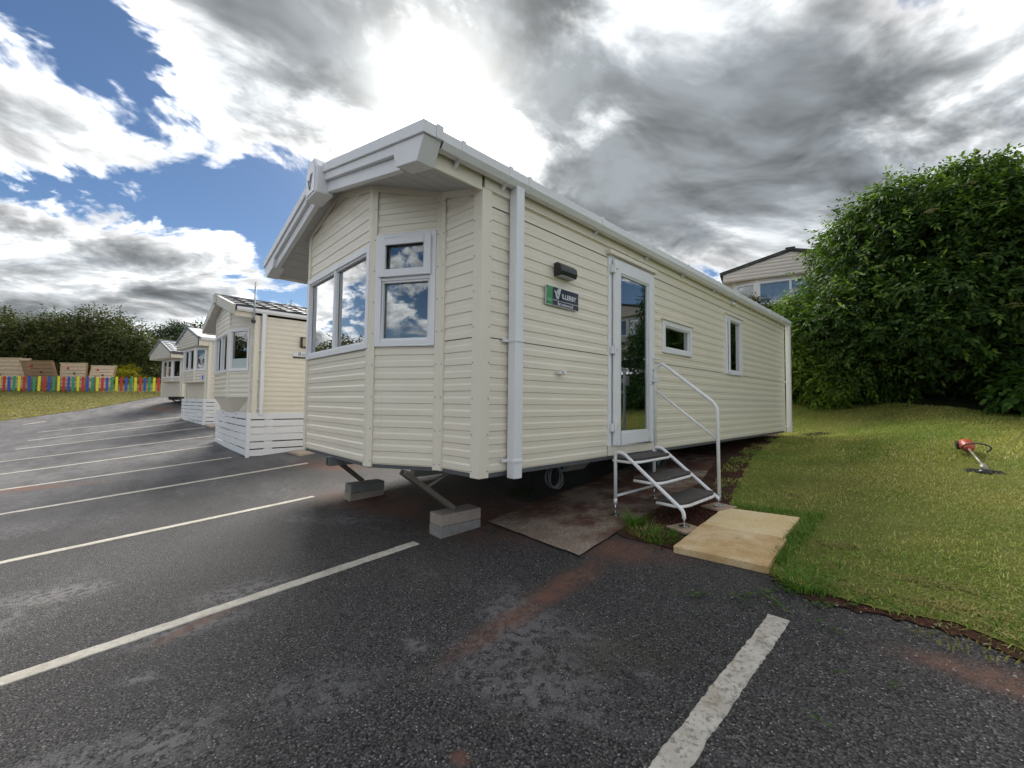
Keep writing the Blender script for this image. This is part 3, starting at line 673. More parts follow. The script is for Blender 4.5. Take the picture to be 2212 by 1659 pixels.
# roof
rf = MB(); slope_box(rf, f, -W / 2, .10, -.004, .045, -.52, L + .1); slope_box(rf, f, -W - .10, -W / 2, -.004, .045, -.52, L + .1); rf_o = rf.build('roof', 'roof_sheet', main)
# front fascia: three stepped bands per slope, deep end blocks, ridge block with emblem
for s in (1, -1):
    def mx(x, s=s): return x if s > 0 else -W - x
    def sb(b, x0, x1, t0, t1, y0, y1, x1b=None):
        q = [mx(x0), mx(x1), mx(x1 if x1b is None else x1b), mx(x0)]
        return slope_box(b, f, q[0], q[1], t0, t1, y0, y1, q[3], q[2])
    fa = MB(); sb(fa, -W / 2 + .10, .125, -.015, .070, -.600, -.50); fa_o = fa.build('fascia', 'white_fascia', main, bevel=.004)
    e = MB(); sb(e, -W / 2 + .10, -.301, .071, .142, -.582, -.50); e.build('fascia_band', 'white_fascia', fa_o, bevel=.004)
    e = MB(); sb(e, -W / 2 + .10, -.30, .143, .245, -.548, -.50, -.262); e.build('fascia_band', 'white_fascia', fa_o, bevel=.004)
    pg = [(-.30, .0715), (.108, .0715), (.020, .240), (-.26, .240), (-.30, .143)]
    MB().prism([(mx(x), -.584, f(mx(x)) - t) for x, t in pg], (0, .135, 0)).build('fascia_end', 'white_fascia', fa_o, bevel=.004)
    MB().box(min(mx(.0), mx(.13)), max(mx(.0), mx(.13)), -.499, -.445, f(.06) - .085, f(.06) + .012).build('gutter_stop', 'white_fascia', fa_o, bevel=.004)
rb = [(-.155, 2.50), (-.155, 2.76), (-.075, 2.865), (.075, 2.865), (.155, 2.76), (.155, 2.50)]
rbo = MB().prism([(-W / 2 + x, -.655, z) for x, z in rb], (0, .16, 0)).build('ridge_block', 'white_fascia', main, bevel=.012)
inner = [(-.115, 2.53), (-.115, 2.745), (-.06, 2.825), (.06, 2.825), (.115, 2.745), (.115, 2.53)]
MB().prism([(-W / 2 + x, -.662, z) for x, z in inner], (0, .0065, 0)).build('badge_plate', 'sign_white', rbo)
def W_logo(P, u, v, s, m, parent, w):
    b = MB()
    def para(pts): b.prism([P(u + a * s, v + c * s, w) for a, c in pts], Vector(P(0, 0, .0012)) - Vector(P(0, 0, 0)))
    para([(.00, .78), (.115, .74), (.42, .06), (.34, .0)]); para([(.155, .73), (.27, .69), (.50, .17), (.445, .065)])
    para([(.36, .60), (.46, .90), (.58, 1.0), (.60, .97), (.455, .46)]); para([(.46, .0), (.56, .0), (.93, 1.0), (.81, 1.0)]); para([(.50, .42), (.60, .42), (.76, 1.0), (.64, 1.0)])
    return b.build('emblem', m, parent)
PF, _ = panel((-W, -.6625), (0, -.6625)); W_logo(lambda u, v, w_: PF(W / 2 - .075 + u, 2.57 + v, w_), 0, 0, .15, 'logo_navy', rbo, 0)
# soffit boards, running front to back
half = W / 2
for s in (1, -1):
    x = -.004
    while x > -half + .01:
        x2 = max(-half, x - .155); b = MB(); xa, xb = (x, x2 + .004) if s > 0 else (-W - x, -W - x2 - .004)
        b.hexa([(min(xa, xb), -.505, soff(min(xa, xb))), (max(xa, xb), -.505, soff(max(xa, xb))), (max(xa, xb), .03, soff(max(xa, xb))), (min(xa, xb), .03, soff(min(xa, xb))),
                (min(xa, xb), -.505, soff(min(xa, xb)) + .012), (max(xa, xb), -.505, soff(max(xa, xb)) + .012), (max(xa, xb), .03, soff(max(xa, xb)) + .012), (min(xa, xb), .03, soff(min(xa, xb)) + .012)])
        b.build('soffit_board', 'soffit_board', rf_o); x = x2
    b = MB(); xa, xb = (-half, -.004) if s > 0 else (-W + .004, -half); slope_box(b, f, xa, xb, SOF - .035, SOF - .03, -.5, .03); b.build('soffit_backing', 'dark_rim', rf_o)
gutter_run(main, .028, -.444, 8.42, 2.325, [-.28, .17, .38, 1.4, 2.40, 3.34, 4.37, 5.15, 6.08, 6.90, 7.75])
gutter_run(main, -W - .028, -.444, 8.42, 2.325, [.2, 2, 4, 6, 8], sgn=-1)
downpipe(main, .024, .300, -.05, 2.235, .085, (1.015, .085)); downpipe(main, .024, 8.40, -.03, 2.23, .085, (1.03, .09))
# door
dx0, dx1, dv0, dv1 = DOOR
fr = MB(); fr.pbox(PS, dx0, dx0 + .055, dv0, dv1, -.05, .022); fr.pbox(PS, dx1 - .045, dx1, dv0, dv1, -.05, .022); fr.pbox(PS, dx0 + .055, dx1 - .045, dv1 - .045, dv1, -.05, .022); fr.pbox(PS, dx0 + .055, dx1 - .045, dv0, dv0 + .03, -.05, .022)
fro = fr.build('door_frame', 'white_plastic', main, bevel=.004)
a0, a1, c0, c1 = dx0 + .060, dx1 - .030, dv0 + .012, dv1 - .035; lf = MB(); e = .125
lf.pbox(PS, a0, a0 + e, c0, c1, .0225, .050); lf.pbox(PS, a1 - e, a1, c0, c1, .0225, .050); lf.pbox(PS, a0 + e, a1 - e, c0, c0 + e, .0225, .050); lf.pbox(PS, a0 + e, a1 - e, c1 - e, c1, .0225, .050)
lfo = lf.build('door', 'white_plastic', main, bevel=.005)
bd = MB(); g = .018
bd.pbox(PS, a0 + e, a0 + e + g, c0 + e, c1 - e, .02, .040); bd.pbox(PS, a1 - e - g, a1 - e, c0 + e, c1 - e, .02, .040); bd.pbox(PS, a0 + e + g, a1 - e - g, c0 + e, c0 + e + g, .02, .040); bd.pbox(PS, a0 + e + g, a1 - e - g, c1 - e - g, c1 - e, .02, .040)
bd.build('glazing_bead', 'white_plastic', lfo, bevel=.003)
MB().pbox(PS, a0 + e + .005, a1 - e - .005, c0 + e + .005, c1 - e - .005, .018, .024).build('pane', 'door_glass', lfo)
for z in (1.93, 1.09, .30):
    h = MB(); h.pbox(PS, a0 - .045, a0 + .005, z - .05, z + .03, .024, .060); h.pbox(PS, a0 - .005, a0 + .055, z + .0, z + .055, .0505, .068); h.pbox(PS, a0 - .02, a0 + .008, z - .055, z + .06, .0605, .072); h.build('hinge', 'white_plastic', lfo, bevel=.005)
hd = MB(); hu = a1 - .055; hd.pbox(PS, hu - .015, hu + .015, .86, 1.10, .0505, .060); hd.tube([PS(hu, 1.055, .06), PS(hu, 1.055, .095), PS(hu, 1.055, .10)], .010, 8); hd.tube([PS(hu - .01, 1.055, .098), PS(hu + .11, 1.055, .098)], .010, 8)
hdo = hd.build('handle', 'white_plastic', lfo, bevel=.003); MB().pbox(PS, hu - .006, hu + .006, .905, .935, .0605, .0625).build('keyhole', 'black_plastic', hdo)
MB().pbox(PS, dx0 - .03, dx1 + .03, dv1 + .002, dv1 + .045, -.01, .060).build('door_drip_cap', 'cream_trim', main, bevel=.003)
MB().pbox(PS, dx0 - .005, dx1 - .02, .004, dv0 - .003, .0115, .018).build('kick_panel', 'cream_trim', main, bevel=.002)
MB().pbox(PS, a0 + e + .01, a1 - e - .01, c0 + e + .01, c1 - e - .01, .004, .012).build('frosted_film', 'obscure_pane', lfo)
window(main, PS, *W1, drip='cream_trim', fw=.06); drape(main, PS, 3.40, 3.62, 1.2, 1.53, w=-.10, folds=4)
window(main, PS, *W2, drip='cream_trim', fw=.06, cols=()); drape(main, PS, 4.98, 5.22, 1.06, 1.9, w=-.10, folds=4); drape(main, PS, 5.44, 5.62, 1.06, 1.9, w=-.10, folds=3)
MB().pbox(PS, 4.99, 5.05, 1.03, 1.93, .03, .045).build('window_stile', 'white_plastic', main, bevel=.003)
# room behind the glazing
MB().box(-W + .06, -.06, .8, .82, .05, 2.2).build('room_divider', 'interior', main)
# wall lamp
la = MB(); sec = [(.010, .0), (.085, .0), (.098, .035), (.090, .085), (.05, .118), (.010, .118)]
la.prism([PS(.812, 1.657 + v, w_) for w_, v in sec], Vector(PS(.235, 0, 0)) - Vector(PS(0, 0, 0))); lao = la.build('wall_lamp', 'black_plastic', main, bevel=.008)
MB().pbox(PS, .83, 1.03, 1.652, 1.658, .02, .082).build('lens', 'lamp_lens', lao)
# name plate
np_ = MB(); pu0, pu1, pv0, pv1 = .690, 1.147, 1.385, 1.558
npo = np_.pbox(PS, pu0, pu1, pv0, pv1, .022, .029).build('name_plate', 'sign_white', main, bevel=.004)
MB().pbox(PS, pu0 + .006, pu0 + .088, pv0 + .006, pv1 - .006, .0292, .0305).build('green_band', 'sign_green', npo); MB().pbox(PS, pu0 + .088, pu1 - .004, pv0 + .006, pv1 - .006, .0292, .0302).build('black_field', 'sign_black', npo)
W_logo(PS, pu0 + .110, pv0 + .064, .100, 'sign_white', npo, .0306)
text_part('lettering', 'ILLERBY', .060, 'sign_white', npo, PS, pu0 + .212, pv0 + .082, .0312, bold=.0014, sx=.98)
MB().pbox(PS, pu0 + .090, pu1 - .010, pv0 + .0505, pv0 + .0545, .0303, .0312).build('rule', 'sign_white', npo)
text_part('lettering', 'Brookwood', .045, 'sign_white', npo, PS, pu0 + .155, pv0 + .014, .0312, bold=.0006)
for j in range(2): MB().pbox(PS, pu0 + .020, pu0 + .075, pv0 + .038 + j * .011, pv0 + .044 + j * .011, .0306, .0312).build('small_print', 'sign_pale', npo)
for u in (pu0 + .016, pu1 - .012):
    for v in (pv0 + .018, pv1 - .018): MB().tube([PS(u, v, .015), PS(u, v, .034)], .007, 8).build('screw', 'black_plastic', npo)
# outside tap and small vent
tp = MB(); tp.pbox(PS, .86, .95, .79, .812, .012, .05); tp.tube([PS(.905, .80, .03), PS(.905, .80, .065), PS(.905, .785, .075)], .011, 8); tp.tube([PS(.885, .815, .062), PS(.93, .812, .062)], .008, 8); tp.build('tap_vent', 'white_plastic', main, smooth=False, bevel=.003)
MB().pbox(PS, 5.15, 5.30, 2.145, 2.185, .024, .06).build('alarm_box', 'white_plastic', main, bevel=.006)
# under frame
under_frame(main, W, L)
for a, c in zip(plan, plan[1:]):
    P, l = panel(c, a); MB().pbox(P, 0, l, -.032, -.002, -.05, -.004).build('floor_rim', 'dark_rim', main)
MB().box(-.05, -.004, 0, L, -.035, -.002).build('floor_rim', 'dark_rim', main)
MB().prism([(-.05, .05, -.004), (-.47, -.03, -.004), (-1.05, -.36, -.004), (-2.61, -.36, -.004), (-3.19, -.03, -.004), (-3.6, .05, -.004)], (0, 0, .03)).build('bay_floor', 'dark_rim', main)
hb = MB(); x = -1.80
for q in ((x - .032, x - .027, -.012, -.105), (x + .027, x + .032, -.012, -.105)): hb.box(q[0], q[1], -.43, 1.6, -.105, -.016)
hb.box(x - .027, x + .027, -.43, 1.6, -.021, -.016); hb.box(x - .027, x + .027, -.43, 1.6, -.105, -.100); hb.build('draw_beam', 'galvanised', main)
def corner_steady(root, top, foot, wd=.075):
    a, c = Vector(top), Vector(foot); t = (c - a).normalized(); s = t.cross(Vector((0, 0, 1))).normalized(); n = s.cross(t).normalized(); b = MB()
    for s0, s1, n0, n1 in ((-wd / 2, wd / 2, 0, .006), (-wd / 2, -wd / 2 + .006, -.04, 0), (wd / 2 - .006, wd / 2, -.04, 0)):
        b.hexa([tuple(q + s * i + n * j) for q in (a, c) for i, j in ((s0, n0), (s1, n0), (s1, n1), (s0, n1))])
    o = b.build('corner_steady', 'leg_steel', root, bevel=.003)
    br = MB(); m0 = a.lerp(c, .45); br.tube([m0, m0 + Vector((.10, .16, .12))], .016, 6); br.build('brace', 'leg_steel', o)
    MB().tube([a + s * .06 + t * .03, a - s * .06 + t * .03], .014, 8).build('pivot', 'leg_steel', o)
bt1, bt2 = gz(-.70, .31) + .19 - .6, gz(-2.63, .33) + .19 - .6
corner_steady(main, (-.70, -.22, -.03), (-.705, .285, bt1 + .03)); corner_steady(main, (-2.62, -.14, -.05), (-2.63, .31, bt2 + .03))
for x_, y0_, y1_, z_, r_, m_ in ((-.45, .4, 6.5, -.09, .022, 'white_plastic'), (-.9, .8, 7.5, -.13, .012, 'cable_grey'), (-2.2, .5, 6.0, -.10, .03, 'cable_grey')):
    MB().tube([(x_, y0_, z_), (x_ + .02, (y0_ + y1_) / 2, z_ - .02), (x_, y1_, z_)], r_, 8).build('service_pipe', m_, main, smooth=True)
MB().tube([(-1.35, -.2, -.05), (-1.35, -.2, -.085)], .03, 10).build('pipe_stub', 'black_plastic', main)
MB().prism([(-.02, 1.12, -.03), (-.02, 1.42, -.03), (-.10, 1.42, -.11), (-.10, 1.12, -.11)], (-.05, 0, 0)).build('meter_box', 'galvanised', main)

# ------------------------------------------------------------------ blocks under the steadies
def blocks(cx, cy, which, top_m, low_m):
    z = gz(cx, cy) - .012
    for k, (m, nm) in enumerate(((low_m, 'lower'), (top_m, 'upper'))):
        sx, sy, h = .098, .212, .099; b = MB(); ch = .012; jx = random.uniform(-.006, .006); 
        b.box(-sx, sx, -sy, sy, 0, h)
        o = b.build('concrete_block', m, None, bevel=.010); o.location = (cx + jx + (.008 if k else 0), cy, z + k * .1005); o.rotation_euler = (R(.6), 0, R(-3.5 + (1.6 if k else 0)))
        tag(o, f'{which} concrete block, {nm} of its stack of two', 'block', 'concrete blocks under the caravan legs')
blocks(-.70, .31, 'pinkish grey near right', 'block_pink', 'block_grey'); blocks(-2.63, .335, 'dark grey far left', 'block_grey', 'block_pink')
# cable coil hanging under the side
cb = MB()
for k in range(6):
    r_ = .100 - .004 * (k % 3) + random.uniform(-.004, .004); ph = random.uniform(0, 6); tl = random.uniform(-.03, .03); oy = random.uniform(-.006, .006)
    cb.tube([(-.13 + k * .006 + tl * math.sin(a + ph), .99 + oy + r_ * math.cos(a), .455 + r_ * 1.02 * math.sin(a) + random.uniform(-.001, .001)) for a in np.linspace(0, 2 * math.pi, 37)], .0042, 6, caps=False)
tag(cb.build('cable_coil', 'cable_grey', smooth=True), 'coil of grey cable hanging under the big cream caravan', 'cable')

# ------------------------------------------------------------------ entrance steps
ST = thing('entrance_steps', 'white tubular caravan steps with three dark treads and one handrail', 'steps', (0, 0, 0))
y0, y1 = 1.500, 2.250; rt = .0165
def foot(root, x, y, zt, pad=0):
    zg = gz(x, y) + pad; b = MB().tube([(x, y, zg + .01), (x, y, zt + .01)], .0075, 8).build('screw_foot', 'bright_steel', root, smooth=True)
    MB().tube([(x, y, zg + .003), (x, y, zg + .009), (x, y, zg + .018)], [.045, .045, .012], 18).build('foot_plate', 'bright_steel', b)
xs0, xs1 = .205, .860
for y in (y0, y1):
    pth = bend([(xs0, y, gz(xs0, y) + .13), (xs0, y, .672), (xs0 + .085, y, .672), (xs1 - .005, y, .245), (xs1, y, gz(xs1, y) + .10)], .055, 8)
    MB().tube(pth, rt, 12).build('side_frame', 'white_paint_metal', ST, smooth=True)
    foot(ST, xs0, y, gz(xs0, y) + .13, .012); foot(ST, xs1, y, gz(xs1, y) + .11, .035)
MB().tube([(xs0, y0, .262), (xs0, y1, .262)], .0125, 10).build('cross_bar', 'white_paint_metal', ST, smooth=True)
for i, (xf, z) in enumerate(((.415, .612), (.637, .452), (.855, .292))):
    ct = [(xf - .245, y0 + .01), (xf - .06, y0 + .005), (xf - .018, y0 + .045), (xf, y0 + .13), (xf, y1 - .13), (xf - .018, y1 - .045), (xf - .06, y1 - .005), (xf - .245, y1 - .01)]
    t = MB().prism([(a, c, z) for a, c in ct], (0, 0, .016)).build('tread', 'tread_rubber', ST, bevel=.004)
    MB().prism([(a - (.004 if a > xf - .2 else 0), c, z - .006) for a, c in ct], (0, 0, .0055)).build('tread_edge', 'tread_edge', t)
    rimp = bend([(xf - .24, y0 + .005, z - .020), (xf - .035, y0 - .002, z - .020), (xf - .004, y0 + .11, z - .020), (xf - .004, y1 - .11, z - .020), (xf - .035, y1 + .002, z - .020), (xf - .24, y1 - .005, z - .020)], .06, 6)
    MB().tube(rimp, .0135, 10).build('tread_support', 'white_paint_metal', t, smooth=True)
yr = y1 + .018
hr = bend([(xs0 + .005, yr, .62), (xs0 + .005, yr, 1.50), (xs0 + .075, yr, 1.575), (xs1 - .01, yr, 1.13), (xs1 + .002, yr, gz(xs1, yr) + .12)], .075, 8)
MB().tube(hr, .0165, 12).build('handrail', 'white_paint_metal', ST, smooth=True)
MB().tube([(xs0 + .010, yr, 1.285), (xs1, yr, .79)], .012, 10).build('middle_rail', 'white_paint_metal', ST, smooth=True)
cl = MB(); cl.box(.185, .245, yr - .030, yr - .017, 1.37, 1.42); cl.box(.185, .245, yr + .017, yr + .030, 1.37, 1.42); cl.box(.17, .186, yr - .035, yr + .035, 1.34, 1.45); cl.build('wall_clamp', 'white_plastic', ST, bevel=.003)
for y in (y0, y1):
    MB().tube([(xs0, y, gz(xs0, y) + .128), (xs0, y, gz(xs0, y) + .17)], .0175, 12).build('sleeve', 'galvanised' if y == y1 else 'white_paint_metal', ST, smooth=True)
MB().tube([(xs1, yr, gz(xs1, yr) + .085), (xs1, yr, gz(xs1, yr) + .145)], .0185, 12).build('sleeve', 'galvanised', ST, smooth=True)

# paving slabs, pads under the feet
def slab(cx, cy, sx, sy, h, rz, m, label, z=None, name='paving_slab', cat='slab', tilt=(0, 0), group=None):
    b = MB(); n = 12; ring = []
    for k in range(4):
        c0 = [(-1, -1), (1, -1), (1, 1), (-1, 1)][k]; c1 = [(1, -1), (1, 1), (-1, 1), (-1, -1)][k]
        for i in range(n):
            t = i / n; x = (c0[0] + (c1[0] - c0[0]) * t) * sx / 2; y = (c0[1] + (c1[1] - c0[1]) * t) * sy / 2; ring.append((x + random.uniform(-.0025, .0025), y + random.uniform(-.0025, .0025), 0))
    b.prism(ring, (0, 0, h)); o = b.build(name, m, None, bevel=.006)
    gx_ = (gz(cx + .3, cy) - gz(cx - .3, cy)) / .6; gy_ = (gz(cx, cy + .3) - gz(cx, cy - .3)) / .6
    o.location = (cx, cy, (gz(cx, cy) if z is None else z)); o.rotation_euler = (math.atan(gy_) + tilt[0], -math.atan(gx_) + tilt[1], rz); tag(o, label, cat, group); return o
slab(1.275, 1.338, .60, .60, .052, R(3.5), 'slab_tan', 'brown stained sandstone slab, the nearer of two beside the lawn', gz(1.275, 1.345) - .004, tilt=(R(-.4), R(.2)), group='slabs at the foot of the steps')
slab(1.222, 1.962, .60, .60, .050, R(1.6), 'slab_yellow', 'yellow sandstone slab, the farther of two beside the lawn', gz(1.235, 1.965) - .022, tilt=(R(.3), 0), group='slabs at the foot of the steps')
slab(.865, 1.50, .22, .20, .022, R(-24), 'tile_pad', 'broken tan tile under the nearest front foot of the steps', gz(.865, 1.5) + .012, 'foot_tile', 'tile')
slab(.860, 2.265, .24, .22, .022, R(-20), 'tile_pad', 'tan tile under the handrail foot of the steps', gz(.86, 2.265) + .012, 'foot_tile', 'tile')
# ------------------------------------------------------------------ other caravans
def skirt(root, W, ys, top, gaps, slat=.132, gap=.024, length=4.0, n=7, xr=.035, handles=True, posts=True):
    sk = MB(); sk.box(xr, xr + .035, ys - .02, ys + .045, top - n * (slat + gap), top + .005); sk_o = sk.build('skirting', 'slat_white', root)
    for k in range(n):
        z1 = top - k * (slat + gap); z0 = z1 - slat
        MB().box(-W - .03, xr - .001, ys, ys + .018, z0, z1).build('slat', 'slat_white', sk_o, bevel=.003)
        MB().box(xr + .006, xr + .024, ys + .046, ys + length, z0, z1).build('slat', 'slat_white', sk_o, bevel=.003)
    for x in (-.25, -W * .36, -W * .66, -W + .15): MB().box(x, x + .06, ys + .019, ys + .05, top - n * (slat + gap), top - .01).build('batten', 'slat_white', sk_o)
    for y in (.32, 1.6, 2.9): MB().box(xr - .03, xr + .005, ys + y, ys + y + .16, top - n * (slat + gap), top - .01).build('batten', 'slat_white', sk_o)
    for x in (-W * .3, -W * .72): MB().tube([(x, ys - .001, top - .05), (x, ys - .012, top - .05)], .012, 8).build('fixing', 'black_plastic', sk_o)
    return sk_o
def caravan(label, loc, rz, W, L, H, eave, ridge, plan, sid, style, wins, bay_v=0., gb=2.0, ov=.3, fas='aged_fascia', roofm='tile_dark', trim='cream_trim', gut='white_plastic', tiles=True, pitch=.105, side_holes=(), wheels=False, soffm='soffit_board', depth=.010):
    root = thing('static_caravan', label, 'caravan', loc, rz); f = roof_fn(W, eave, ridge, .10)
    PS, _ = panel((0, 0), (0, L)); clad(root, PS, [(0, 0), (L, 0), (L, H), (0, H)], list(side_holes), pitch, depth=depth, m=sid)
    for hh in side_holes: window(root, PS, *hh, bev=0)
    n = len(plan) - 1
    for i, (a, c) in enumerate(zip(plan, plan[1:])):
        P, l = panel(c, a); lowv = bay_v if (a[1] < -.02 or c[1] < -.02) else 0.
        if style == 'soffit':
            top = [(l, f(a[0]) - .19), (0, f(c[0]) - .19)]
            if a[0] > -W / 2 > c[0]: top.insert(1, (l / 2, f(-W / 2) - .19))
        else: top = [(l, gb + .01), (0, gb + .01)]
        holes = []; wn = wins.get(i)
        if wn: holes = [(l * wn[0], l * wn[1], wn[2], wn[3])]
        clad(root, P, [(0, lowv), (l, lowv)] + top, holes, pitch, v0=lowv + .006, depth=depth, m=sid)
        if wn:
            window(root, P, l * wn[0], l * wn[1], wn[2], wn[3], cols=wn[4] if len(wn) > 4 else (), bev=0, fw=.05)
            if len(wn) > 5: drape(root, P, l * wn[0] + .06, l * wn[1] - .06, wn[2] + .05, wn[3] - .05, w=-.06, m=wn[5], folds=7)
        if 0 < i: trim_post(root, a, plan[i - 1], c, bay_v if a[1] < -.02 else 0, (f(a[0]) - .19 if style == 'soffit' else gb), .045, .018, trim, screws=False)
    trim_post(root, plan[0], (0, L), plan[1], -.01, H, .07, .018, trim, screws=False); trim_post(root, plan[-1], plan[-2], (-W, L), -.01, H, .07, .018, trim, screws=False)
    if bay_v:
        b = MB(); pts = [q for q in plan if q[1] < -.02]; q0, q1 = plan[1], plan[-2]
        b.prism([(q0[0], q0[1] + .01, bay_v)] + [(x, y, bay_v) for x, y in plan[1:-1]] + [(q1[0], q1[1] + .01, bay_v)], (0, 0, .02)); b.build('bay_base', trim, root)
        MB().box(plan[-2][0], plan[1][0], -.004, .03, 0, bay_v).build('apron_panel', sid, root)
    rest_walls(root, W, L, H, sid, f, 0, pitch)
    # roof
    if tiles: tiled_roof(root, W, f, -ov + .02, L + .05, .10, roofm)
    else:
        rf = MB(); slope_box(rf, f, -W / 2, .10, -.004, .05, -ov + .02, L + .05); slope_box(rf, f, -W - .10, -W / 2, -.004, .05, -ov + .02, L + .05); rf.build('roof', roofm, root)
    for s in (1, -1):
        mx = (lambda x: x) if s > 0 else (lambda x: -W - x)
        b = MB(); slope_box(b, f, mx(-W / 2), mx(.12), -.03, .19 if style == 'soffit' else .08, -ov - .05, -ov + .02, mx(-W / 2), mx(.06)); b.build('fascia', fas, root, bevel=.006)
        gutter_run(root, .02 if s > 0 else -W - .02, -ov + .05, L, eave - .01, [.2, 1.2, 2.2, 3.2, 5, 7], gut, .09, .085, s)
        MB().box(-.012 if s > 0 else -W - .008, .008 if s > 0 else -W + .012, -ov + .02, -.02, (gb if style != 'soffit' else eave - .20), eave - .03).build('overhang_cheek', trim, root)
    MB().box(-W / 2 - .13, -W / 2 + .13, -ov - .09, -ov + .05, f(-W / 2) - .20 if style == 'soffit' else f(-W / 2) - .06, f(-W / 2) + .05).build('ridge_block', fas, root, bevel=.02)
    if style == 'soffit':
        for s in (1, -1):
            b = MB(); xa, xb = (-W / 2, -.01) if s > 0 else (-W + .01, -W / 2); slope_box(b, f, xa, xb, .16, .185, -ov, .03); b.build('soffit', soffm, root)
    else:
        P, l = panel((-W, -ov), (0, -ov)); clad(root, P, [(0, gb), (l, gb), (l, f(0) - .02), (l / 2, f(-W / 2) - .02), (0, f(0) - .02)], (), pitch, v0=gb + .004, depth=depth * 1.5, m=sid)
        MB().box(-W, 0, -ov, .03, gb - .012, gb - .001).build('soffit', trim, root)
    MB().box(-W + .06, -.06, .9, .92, .05, H).build('room_divider', 'interior', root)
    under_frame(root, W, L, wheels=wheels)
    return root, f, PS
# second unit: long cream van with dark tiles and white slatted skirting
W2_, L2_ = 3.66, 8.6
rio, fr_, PR = caravan('cream caravan with dark tiled roof and white slatted skirting next to the big one', (-7.85, .2, .78), 0, W2_, L2_, 2.16, 2.30, 2.82,
    [(0, 0), (-.28, -.002), (-1.0, -.30), (-2.66, -.30), (-3.38, -.002), (-3.66, 0)], 'rio_siding', 'soffit',
    {1: (.08, .92, .98, 1.93), 2: (.02, .98, .97, 1.90, (.83,)), 3: (.08, .92, .98, 1.93)}, bay_v=.39, ov=.42)
P_, l_ = panel((-1.0, -.30), (-.28, -.002)); MB().pbox(P_, l_ * .08 + .06, l_ * .92 - .06, 1.03, 1.26, -.015, -.005).build('frosted_strip', 'obscure_pane', rio)
funnel = MB(); up_ = [(-.28, -.004, .39), (-1.0, -.30, .39), (-2.66, -.30, .39), (-3.38, -.004, .39)]; dn_ = [(-.85, -.006, -.02), (-1.35, -.06, -.02), (-2.3, -.06, -.02), (-2.8, -.006, -.02)]
for i in range(3): funnel.quad(dn_[i + 1], dn_[i], up_[i], up_[i + 1])
funnel.build('under_bay_panel', 'cream_trim', rio)
skirt(rio, W2_, -.09, .065, 0, length=5.0)
downpipe(rio, .022, .14, .02, 2.21, .07, (.78, 1.40, .14))
am = MB(); am.tube(bend([(.022, -.06, 2.02), (.10, -.06, 2.04), (.115, -.06, 2.12), (.13, -.06, 2.80)], .04, 5), .014, 8); am_o = am.build('aerial_mast', 'galvanised', rio, smooth=True)
MB().box(.085, .165, -.075, -.045, 2.72, 2.86).build('aerial_panel', 'white_plastic', am_o, bevel=.02); MB().box(.02, .07, -.10, -.02, 1.98, 2.05).build('mast_clamp', 'black_plastic', am_o, bevel=.006); MB().tube([(.04, -.06, 2.05), (.03, -.055, 2.12), (.05, -.05, 2.2)], .006, 6).build('cable', 'black_plastic', am_o)
lp = MB().pbox(PR, .89, 1.12, 1.545, 1.79, .02, .07).build('wall_lamp', 'black_plastic', rio, bevel=.01); MB().pbox(PR, .925, 1.085, 1.575, 1.76, .0705, .10).build('lens', 'amber_lens', lp, bevel=.01)
sg = MB().pbox(PR, .745, 1.12, 1.295, 1.455, .018, .026).build('name_plate', 'sign_white', rio, bevel=.004); MB().pbox(PR, .747, 1.118, 1.297, 1.337, .0262, .0275).build('black_band', 'sign_black', sg)
text_part('lettering', 'Rio', .125, 'sign_black', sg, PR, .855, 1.352, .0272)
# third unit
c3, f3, P3 = caravan('smaller cream caravan with projecting striped gable and slatted skirting box, third in the row', (-16.4, .55, 1.05), R(6.5), 3.05, 8.0, 2.22, 2.32, 2.84,
    [(0, 0), (-.22, -.002), (-.75, -.25), (-2.30, -.25), (-2.83, -.002), (-3.05, 0)], 'third_siding', 'gable',
    {1: (.06, .94, 1.14, 1.98), 2: (.01, .99, 1.12, 1.98, (.78,)), 3: (.06, .94, 1.14, 1.98)}, bay_v=.69, gb=2.04, ov=.34, fas='ridge_grey', roofm='ridge_grey', tiles=False, depth=.017)
skirt(c3, 3.05, -.10, .075, 0, slat=.115, length=1.2, n=7)
Pk, lk = panel((-.75, -.25), (-.22, -.002)); nb = MB(); st = MB().pbox(Pk, lk * .62, lk * .86, .76, .98, .014, .018).build('sticker', 'sign_white', c3); MB().pbox(Pk, lk * .68, lk * .80, .80, .95, .0182, .020).build('sticker_mark', 'blue_paint', st)
P3f, _ = panel((-3.05, -.004), (0, -.004)); text_part('lettering', '4', .16, 'black_plastic', c3, P3f, 1.55, .10, .008)
